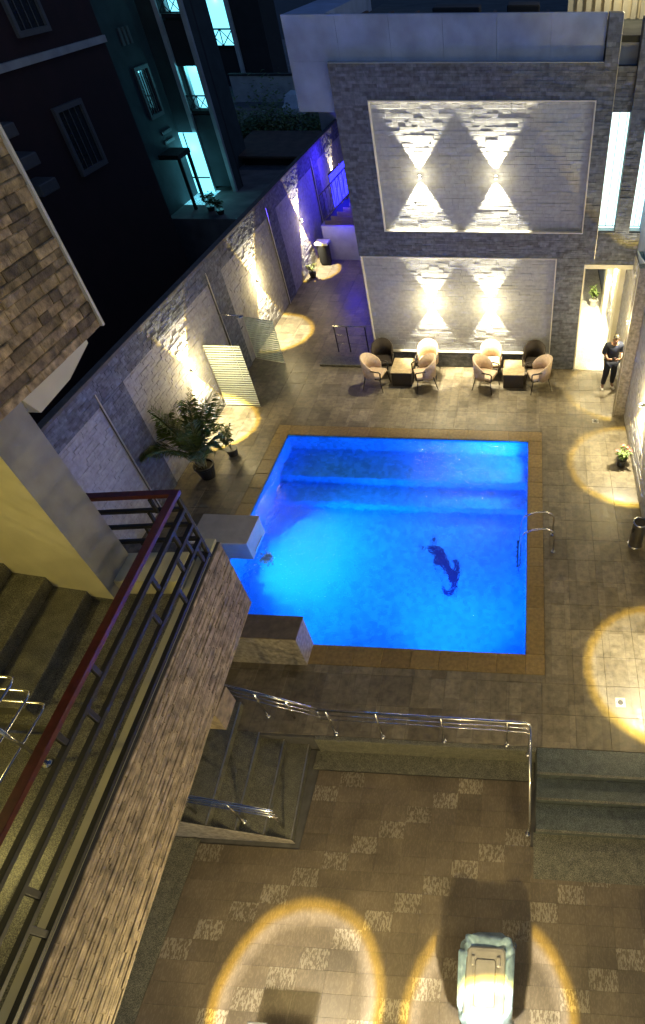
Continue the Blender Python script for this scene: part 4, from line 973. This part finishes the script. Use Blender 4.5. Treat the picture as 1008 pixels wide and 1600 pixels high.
# ================================================================== PERSON
def person(loc, face):
    t = thing('person', (0, 0, 0), 'person in navy shirt and dark trousers standing with head bowed over joined hands', 'person')
    def skin(name, m, verts, edges, radii, parent, sub=2, root=0):
        me = bpy.data.meshes.new(name); me.from_pydata(verts, edges, []); me.update(); o = bpy.data.objects.new(name, me); C.objects.link(o); o.parent = parent
        md = o.modifiers.new('skin', 'SKIN'); md.use_smooth_shade = True
        for i, r_ in enumerate(radii):
            sv = me.skin_vertices[0].data[i]; sv.radius = r_ if isinstance(r_, tuple) else (r_, r_); sv.use_root = (i == root)
        s = o.modifiers.new('sub', 'SUBSURF'); s.levels = sub; s.render_levels = sub
        me.materials.append(M[m]); return o
    # front is -y; body: torso, neck, head, arms, legs in one mesh
    V = [(0, .0, .95), (0, .01, 1.12), (0, .0, 1.30), (0, -.01, 1.43), (0, -.03, 1.50), (0, -.07, 1.565), (0, -.10, 1.66),
         (.19, 0, 1.42), (.255, -.01, 1.20), (.20, -.21, 1.09), (.05, -.30, 1.12),
         (-.19, 0, 1.42), (-.26, -.01, 1.20), (-.20, -.21, 1.09), (-.05, -.30, 1.14),
         (.10, 0, .90), (.115, -.02, .50), (.125, .03, .10), (.13, -.10, .05),
         (-.10, 0, .90), (-.125, -.03, .50), (-.17, .0, .10), (-.20, -.13, .05)]
    Ed = [(0, 1), (1, 2), (2, 3), (3, 4), (4, 5), (5, 6), (3, 7), (7, 8), (8, 9), (9, 10), (3, 11), (11, 12), (12, 13), (13, 14), (0, 15), (15, 16), (16, 17), (17, 18), (0, 19), (19, 20), (20, 21), (21, 22)]
    rr = [(.155, .115), (.15, .115), (.175, .125), (.13, .09), .06, .075, .085, .075, .052, .040, .032, .075, .052, .040, .032, .09, .062, .045, .035, .09, .062, .045, .035]
    body = skin('body', 'skin', V, Ed, rr, t)
    # clothes follow the body, a little larger
    Vs = [(0, 0, .86), (0, .01, 1.0), (0, .01, 1.14), (0, .0, 1.30), (0, -.01, 1.42), (.19, 0, 1.425), (.265, -.01, 1.22), (.25, -.06, 1.17), (-.19, 0, 1.425), (-.27, -.01, 1.22), (-.255, -.06, 1.17)]
    skin('shirt', 'navy_cloth', Vs, [(0, 1), (1, 2), (2, 3), (3, 4), (4, 5), (5, 6), (6, 7), (4, 8), (8, 9), (9, 10)],
         [(.195, .145), (.195, .15), (.195, .15), (.215, .155), (.15, .10), .10, .078, .072, .10, .078, .072], t)
    skin('trousers', 'trouser', [(0, 0, .96), (.10, 0, .88), (.115, -.02, .50), (.125, .025, .13), (-.10, 0, .88), (-.125, -.03, .50), (-.17, -.005, .13)],
         [(0, 1), (1, 2), (2, 3), (0, 4), (4, 5), (5, 6)], [(.175, .135), .125, .092, .072, .125, .092, .072], t)
    for sx, x_, y_ in ((1, .13, -.06), (-1, -.19, -.08)):
        skin('shoe', 'shoe', [(x_, y_+.10, .05), (x_, y_, .045), (x_+(-.02 if sx < 0 else .01), y_-.12, .035)], [(0, 1), (1, 2)], [(.045, .045), (.05, .045), (.042, .032)], t)
    # head details
    hd = Vector((0, -.115, 1.655))
    h = MB()
    mesh = bpy.data.meshes.new('hair'); bm = bmesh.new(); bmesh.ops.create_uvsphere(bm, u_segments=16, v_segments=10, radius=1)
    bmesh.ops.delete(bm, geom=[v for v in bm.verts if v.co.z < -.15 or (v.co.y < -.55 and v.co.z < .45)], context='VERTS')
    for v in bm.verts: v.co = Vector((v.co.x*.088, v.co.y*.105+.012, v.co.z*.105+.035))+hd
    bm.to_mesh(mesh); bm.free(); o = bpy.data.objects.new('hair', mesh); C.objects.link(o); o.parent = t; mesh.materials.append(M['hair'])
    for p in mesh.polygons: p.use_smooth = True
    # face: nose, ears, eyes
    MB().prism([(-.012, -.195, 1.63), (.012, -.195, 1.63), (0, -.19, 1.675)], (0, -.025, -.008)).build('nose', 'skin', t)
    for sx in (-1, 1):
        MB().tube([(sx*.084, -.10, 1.67), (sx*.093, -.09, 1.65), (sx*.086, -.10, 1.62)], .013, 6).build('ear', 'skin', t, smooth=True)
        MB().lathe([(.010, 1.668), (.012, 1.674), (.010, 1.68)], sx*.033, -.188, 8).build('eye', 'hair', t)
    MB().box(-.025, .025, -.188, -.178, 1.598, 1.606).build('mouth', 'chair_dark', t)
    # hands: five fingers each, closed on a phone
    for sx, hx, hz in ((1, .05, 1.12), (-1, -.05, 1.14)):
        for k in range(4):
            z_ = hz+.03-.02*k
            l_ = (.060, .068, .064, .050)[k]
            skin('finger', 'skin', [(hx-sx*.0, -.31, z_), (hx-sx*l_*.6, -.345, z_), (hx-sx*l_, -.325, z_-.004)], [(0, 1), (1, 2)], [.010, .009, .008], t, 1)
        skin('thumb', 'skin', [(hx, -.295, hz+.035), (hx-sx*.025, -.32, hz+.06), (hx-sx*.04, -.335, hz+.062)], [(0, 1), (1, 2)], [.012, .011, .009], t, 1)
    t.location = loc; t.rotation_euler = (0, 0, face)
person((2.68, 15.05, .003), R(12))
ph = tag(MB().box(2.63, 2.70, 14.72, 14.735, 1.10, 1.21).build('phone', 'plastic_black'), 'small dark phone held in the hands of the person', 'phone')

# ================================================================== BEYOND THE WALL
def window(parent, O, U, V, wd, ht, nb_=4):
    O, U, V = Vector(O), Vector(U), Vector(V); n_ = U.cross(V).normalized()
    def rect(nm, m, u0, u1, v0, v1, d0, d1, par): return MB().prism([O+U*u0+V*v0+n_*d0, O+U*u1+V*v0+n_*d0, O+U*u1+V*v1+n_*d0, O+U*u0+V*v1+n_*d0], n_*(d1-d0)).build(nm, m, par)
    f = rect('window', 'window_dark', 0, wd, 0, ht, .01, .03, parent)
    for a in ((-.15, 0, -.15, ht+.15), (wd, wd+.15, -.15, ht+.15), (0, wd, -.15, 0), (0, wd, ht, ht+.15)): rect('frame', 'frame_white', *a, .005, .12, f)
    for i in range(1, nb_): rect('bar', 'frame_white', wd*i/nb_-.015, wd*i/nb_+.015, 0, ht, .04, .06, f)
UYv, UZv = Vector((0, 1, 0)), Vector((0, 0, 1))
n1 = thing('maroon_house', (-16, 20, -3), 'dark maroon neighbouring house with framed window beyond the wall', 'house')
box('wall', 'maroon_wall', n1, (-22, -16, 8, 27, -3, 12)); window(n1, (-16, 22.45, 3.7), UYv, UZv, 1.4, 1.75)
for z_ in (7.6, 10.0): window(n1, (-16, 22.45, z_), UYv, UZv, 1.4, 1.6)
box('band', 'pale_wall', n1, (-15.995, -15.9, 8, 27, 6.8, 7.0))
for i, (y_, z_) in enumerate(((18.6, 5.5), (18.9, 4.65), (19.2, 3.85))):
    MB().box(-15.99, -15.3, y_, y_+.9, z_, z_+.34).build('shade_ledge', 'frame_white', n1, bevel=.03)
n2_ = thing('grey_house', (-18, 31, -3), 'narrow grey neighbouring house with ornate barred window and small canopy', 'house')
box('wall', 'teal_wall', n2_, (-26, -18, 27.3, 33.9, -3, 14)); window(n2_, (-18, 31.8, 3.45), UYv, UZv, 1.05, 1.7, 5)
window(n2_, (-18, 31.2, 8.2), UYv, UZv, 1.2, 1.7, 5)
for i in range(3): box('vent_block', 'frame_white', n2_, (-17.99, -17.93, 31.6+i*.35, 31.8+i*.35, 6.1, 6.7))
for i in range(2): box('vent_block', 'frame_white', n2_, (-17.99, -17.93, 32.2, 33.2, 2.55-i*.4, 2.68-i*.4))
cn = box('canopy', 'dark_wall', n2_, (-17.99, -17.0, 31.2, 32.6, 1.75, 1.95)); box('canopy_post', 'dark_wall', n2_, (-17.15, -17.02, 31.3, 31.42, -3, 1.749))
box('canopy_post', 'dark_wall', n2_, (-17.15, -17.02, 32.4, 32.52, -3, 1.749))
n3 = thing('balcony_block', (-16, 36, -3), 'apartment block with stacked balconies lit cyan beyond the wall', 'apartment block')
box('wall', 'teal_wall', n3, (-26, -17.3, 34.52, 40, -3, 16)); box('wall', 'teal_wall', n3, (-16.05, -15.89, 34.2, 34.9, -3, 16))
box('back_wall', 'dark_wall', n3, (-17.29, -15.9, 34.91, 35.1, -3, 16))
for x_ in (-17.2, -15.98):
    MB().box(x_-.10, x_+.10, 34.0, 34.19, -3, 16).build('pilaster', 'pale_wall', n3)
def balcony(x0, x1, z0, z1, n3=n3, Y=34.0, k=1.0, e=7):
    s_ = box('balcony_slab', 'dark_wall', n3, (x0, x1, Y+.2, Y+.9, z0-.15, z0)); 
    box('glow_panel', 'cyan_lit', s_, (x0+.02, x1-.02, Y+.75, Y+.8, z0+.01, z1))  # glowing panel stands in for the lit room behind
    r_ = MB(); r_.tube([(x0, Y+.15, z0+.62*k), (x1, Y+.15, z0+.62*k)], .035*k, 6); r_.tube([(x0, Y+.15, z0+.05), (x1, Y+.15, z0+.05)], .03*k, 6)
    m_ = (x0+x1)/2
    for a, b_ in ((x0, m_), (m_, x1)):
        r_.tube([(a, Y+.15, z0+.05), (b_, Y+.15, z0+.62*k)], .02*k, 5); r_.tube([(a, Y+.15, z0+.62*k), (b_, Y+.15, z0+.05)], .02*k, 5); r_.tube([(a, Y+.15, z0), (a, Y+.15, z0+.62*k)], .025*k, 5)
    r_.build('balustrade', 'black_metal', s_)
    box('door_leaf', 'pale_wall', s_, (x0+.15, x0+.19, Y+.45, Y+.74, z0+.01, z0+1.9))
    light('balcony_light', 'POINT', (m_, Y+.5, z1-.15), e, (.2, .85, 1.0), s_, shadow_soft_size=.1)
for z0, z1 in ((3.2, 4.95), (6.95, 8.8)): balcony(-17.1, -16.1, z0, z1)
n4 = thing('far_balcony_house', (-26, 62, -.5), 'far dark house with one tall balcony window lit pale cyan', 'house')
box('wall', 'dark_wall', n4, (-40, -27.6, 62.1, 66, -.55, 14)); box('wall', 'dark_wall', n4, (-25.2, -22.5, 62.1, 66, -.55, 14)); box('wall', 'dark_wall', n4, (-27.6, -25.2, 62.2, 66, -.55, 2.2))
box('wall', 'dark_wall', n4, (-27.6, -25.2, 63.0, 66, 2.201, 14))
for x_ in (-27.7, -25.15): MB().box(x_-.16, x_+.16, 61.8, 62.09, -.5, 14).build('pilaster', 'pale_wall', n4)
for z0, z1 in ((2.25, 5.4), (7.5, 10.5)): balcony(-27.5, -25.3, z0, z1, n4, 62.0, 1.9, 14)
box('stair_spandrel', 'teal_wall', n3, (-17.1, -16.1, 34.21, 34.4, -.3, 3.0)); box('stair_spandrel', 'dark_wall', n3, (-17.1, -16.1, 34.21, 34.4, 5.0, 6.7))
box('glow_porch', 'cyan_lit', n3, (-18.6, -17.05, 33.85, 33.9, -2.0, 2.3)); box('glow_porch_floor', 'cyan_lit', n3, (-18.4, -16.9, 32.0, 34.3, -.6, -.55))  # wall and floor panels glow themselves, standing in for cyan light on the porch
box('porch_frame', 'dark_wall', n3, (-17.75, -17.70, 33.8, 33.84, -2.0, 2.3)); box('porch_frame', 'dark_wall', n3, (-18.6, -17.05, 33.8, 33.835, .2, .26))
light('porch_light', 'POINT', (-17.5, 33.6, 1.6), 9, (.2, .85, 1.0), n3, shadow_soft_size=.2)
light('porch_light', 'POINT', (-16.9, 33.0, .6), 5, (.2, .85, 1.0), n3, shadow_soft_size=.2)
yard = tag(MB().box(-40, -9, 30, 90, -3, -.55).build('back_road', 'road'), 'grey back lane beyond the boundary wall', 'lane', kind='structure')
sh_ = thing('shed', (-13, 40, -.5), 'low shed with dark brown roof beyond the wall', 'shed')
box('shed_wall', 'dark_wall', sh_, (-17.2, -11, 39.0, 43, -.55, -.1)); MB().prism([(-18.0, 38.6, -.1), (-10.7, 38.6, -.1), (-10.7, 43.4, .15), (-18.0, 43.4, .15)], (0, 0, .12)).build('shed_roof', 'brown_roof', sh_)
yw = thing('yard_wall', (-15, 55, -.5), 'pale rendered yard wall far behind the hedge', 'wall'); box('panel', 'pale_wall', yw, (-24, -8, 56, 56.4, -.55, 1.2)); box('wall_cap', 'dark_wall', yw, (-24.1, -7.9, 55.9, 56.5, 1.201, 1.3))
hd_ = thing('hedge', (-17, 47, -.5), 'dim yellowish green hedge beyond the boundary wall', 'hedge')
rnd = random.Random(11); mb = MB(); mc = MB()
for i in range(5200):
    x_ = rnd.uniform(-21.5, -13.5); y_ = 46+rnd.gauss(0, 1.1); z_ = -.5+abs(rnd.gauss(0, 1))*.8*(1+.5*math.sin(x_*1.7))
    a = rnd.uniform(0, 6.28); leaf(mb if i % 3 else mc, (x_, y_, z_), (math.cos(a), math.sin(a), rnd.uniform(-.2, 1)), (0, 0, 1), rnd.uniform(.18, .4), .09)
mb.build('foliage', 'leaf_light', hd_, kind='stuff'); mc.build('foliage', 'leaf', hd_, kind='stuff')
for i in range(8): MB().tube([(-20.5+i*1.1, 47, -.55), (-20.4+i*1.1, 47, .5)], .05, 6).build('stem', 'stem', hd_)
# parked car glimpsed behind the villa's corner
car = thing('parked_car', (-17.3, 52, -.55), 'pale parked car half hidden behind the villa parapet', 'car')
prof = [(-2.1, .35), (-2.05, .75), (-1.3, .88), (-.75, 1.35), (.75, 1.38), (1.5, .95), (2.1, .85), (2.15, .35)]
MB().prism([(-17.3-.85, 52+a, -.55+b_) for a, b_ in prof], (1.7, 0, 0)).build('body', 'car_paint', car, bevel=.08)
MB().prism([(-17.3-.86, 52+a, -.55+b_) for a, b_ in ((-.95, .95), (-.62, 1.28), (.65, 1.30), (1.15, .97))], (1.72, 0, 0)).build('side_glass', 'window_dark', car)
for y_ in (-1.35, 1.35):
    for x_ in (-.88, .70): MB().tube([(-17.3+x_, 52+y_, -.22), (-17.3+x_+.18, 52+y_, -.22)], .33, 18).build('wheel', 'plastic_black', car)
for x_, y_, sd in ((-16.2, 31.2, 21), (-15.5, 30.7, 22)):
    bush('porch_plant', (x_, y_, -.55), 'dim leafy plant by the cyan porch of the far block, '+('next to its canopy' if sd == 21 else 'nearer the boundary wall'), .7, .4, 120, 'leaf', .2, seed=sd, lsize=.22)
# curved canopy of the neighbour at the right edge
cp = thing('glass_canopy', (3.4, 13.8, 3.7), 'curved dark glass canopy edge over the side wall', 'canopy')
arc = [(2.92+1.2*(1-math.cos(a)), 15.2-1.9*math.sin(a), 3.95) for a in [k*math.pi/16 for k in range(9)]]
MB().prism(arc+[(4.4, 13.3, 3.95), (4.4, 15.2, 3.95)], (0, 0, .03)).build('pane', 'canopy_glass', cp)
MB().tube([(a[0], a[1], 3.985) for a in arc], .018, 8).build('edge_tube', 'trim_white', cp, smooth=True)
for y_ in (14.2, 15.0): MB().tube([(3.06, y_, 3.94), (3.3, y_, 3.94)], .02, 8).build('bracket', 'steel', cp)
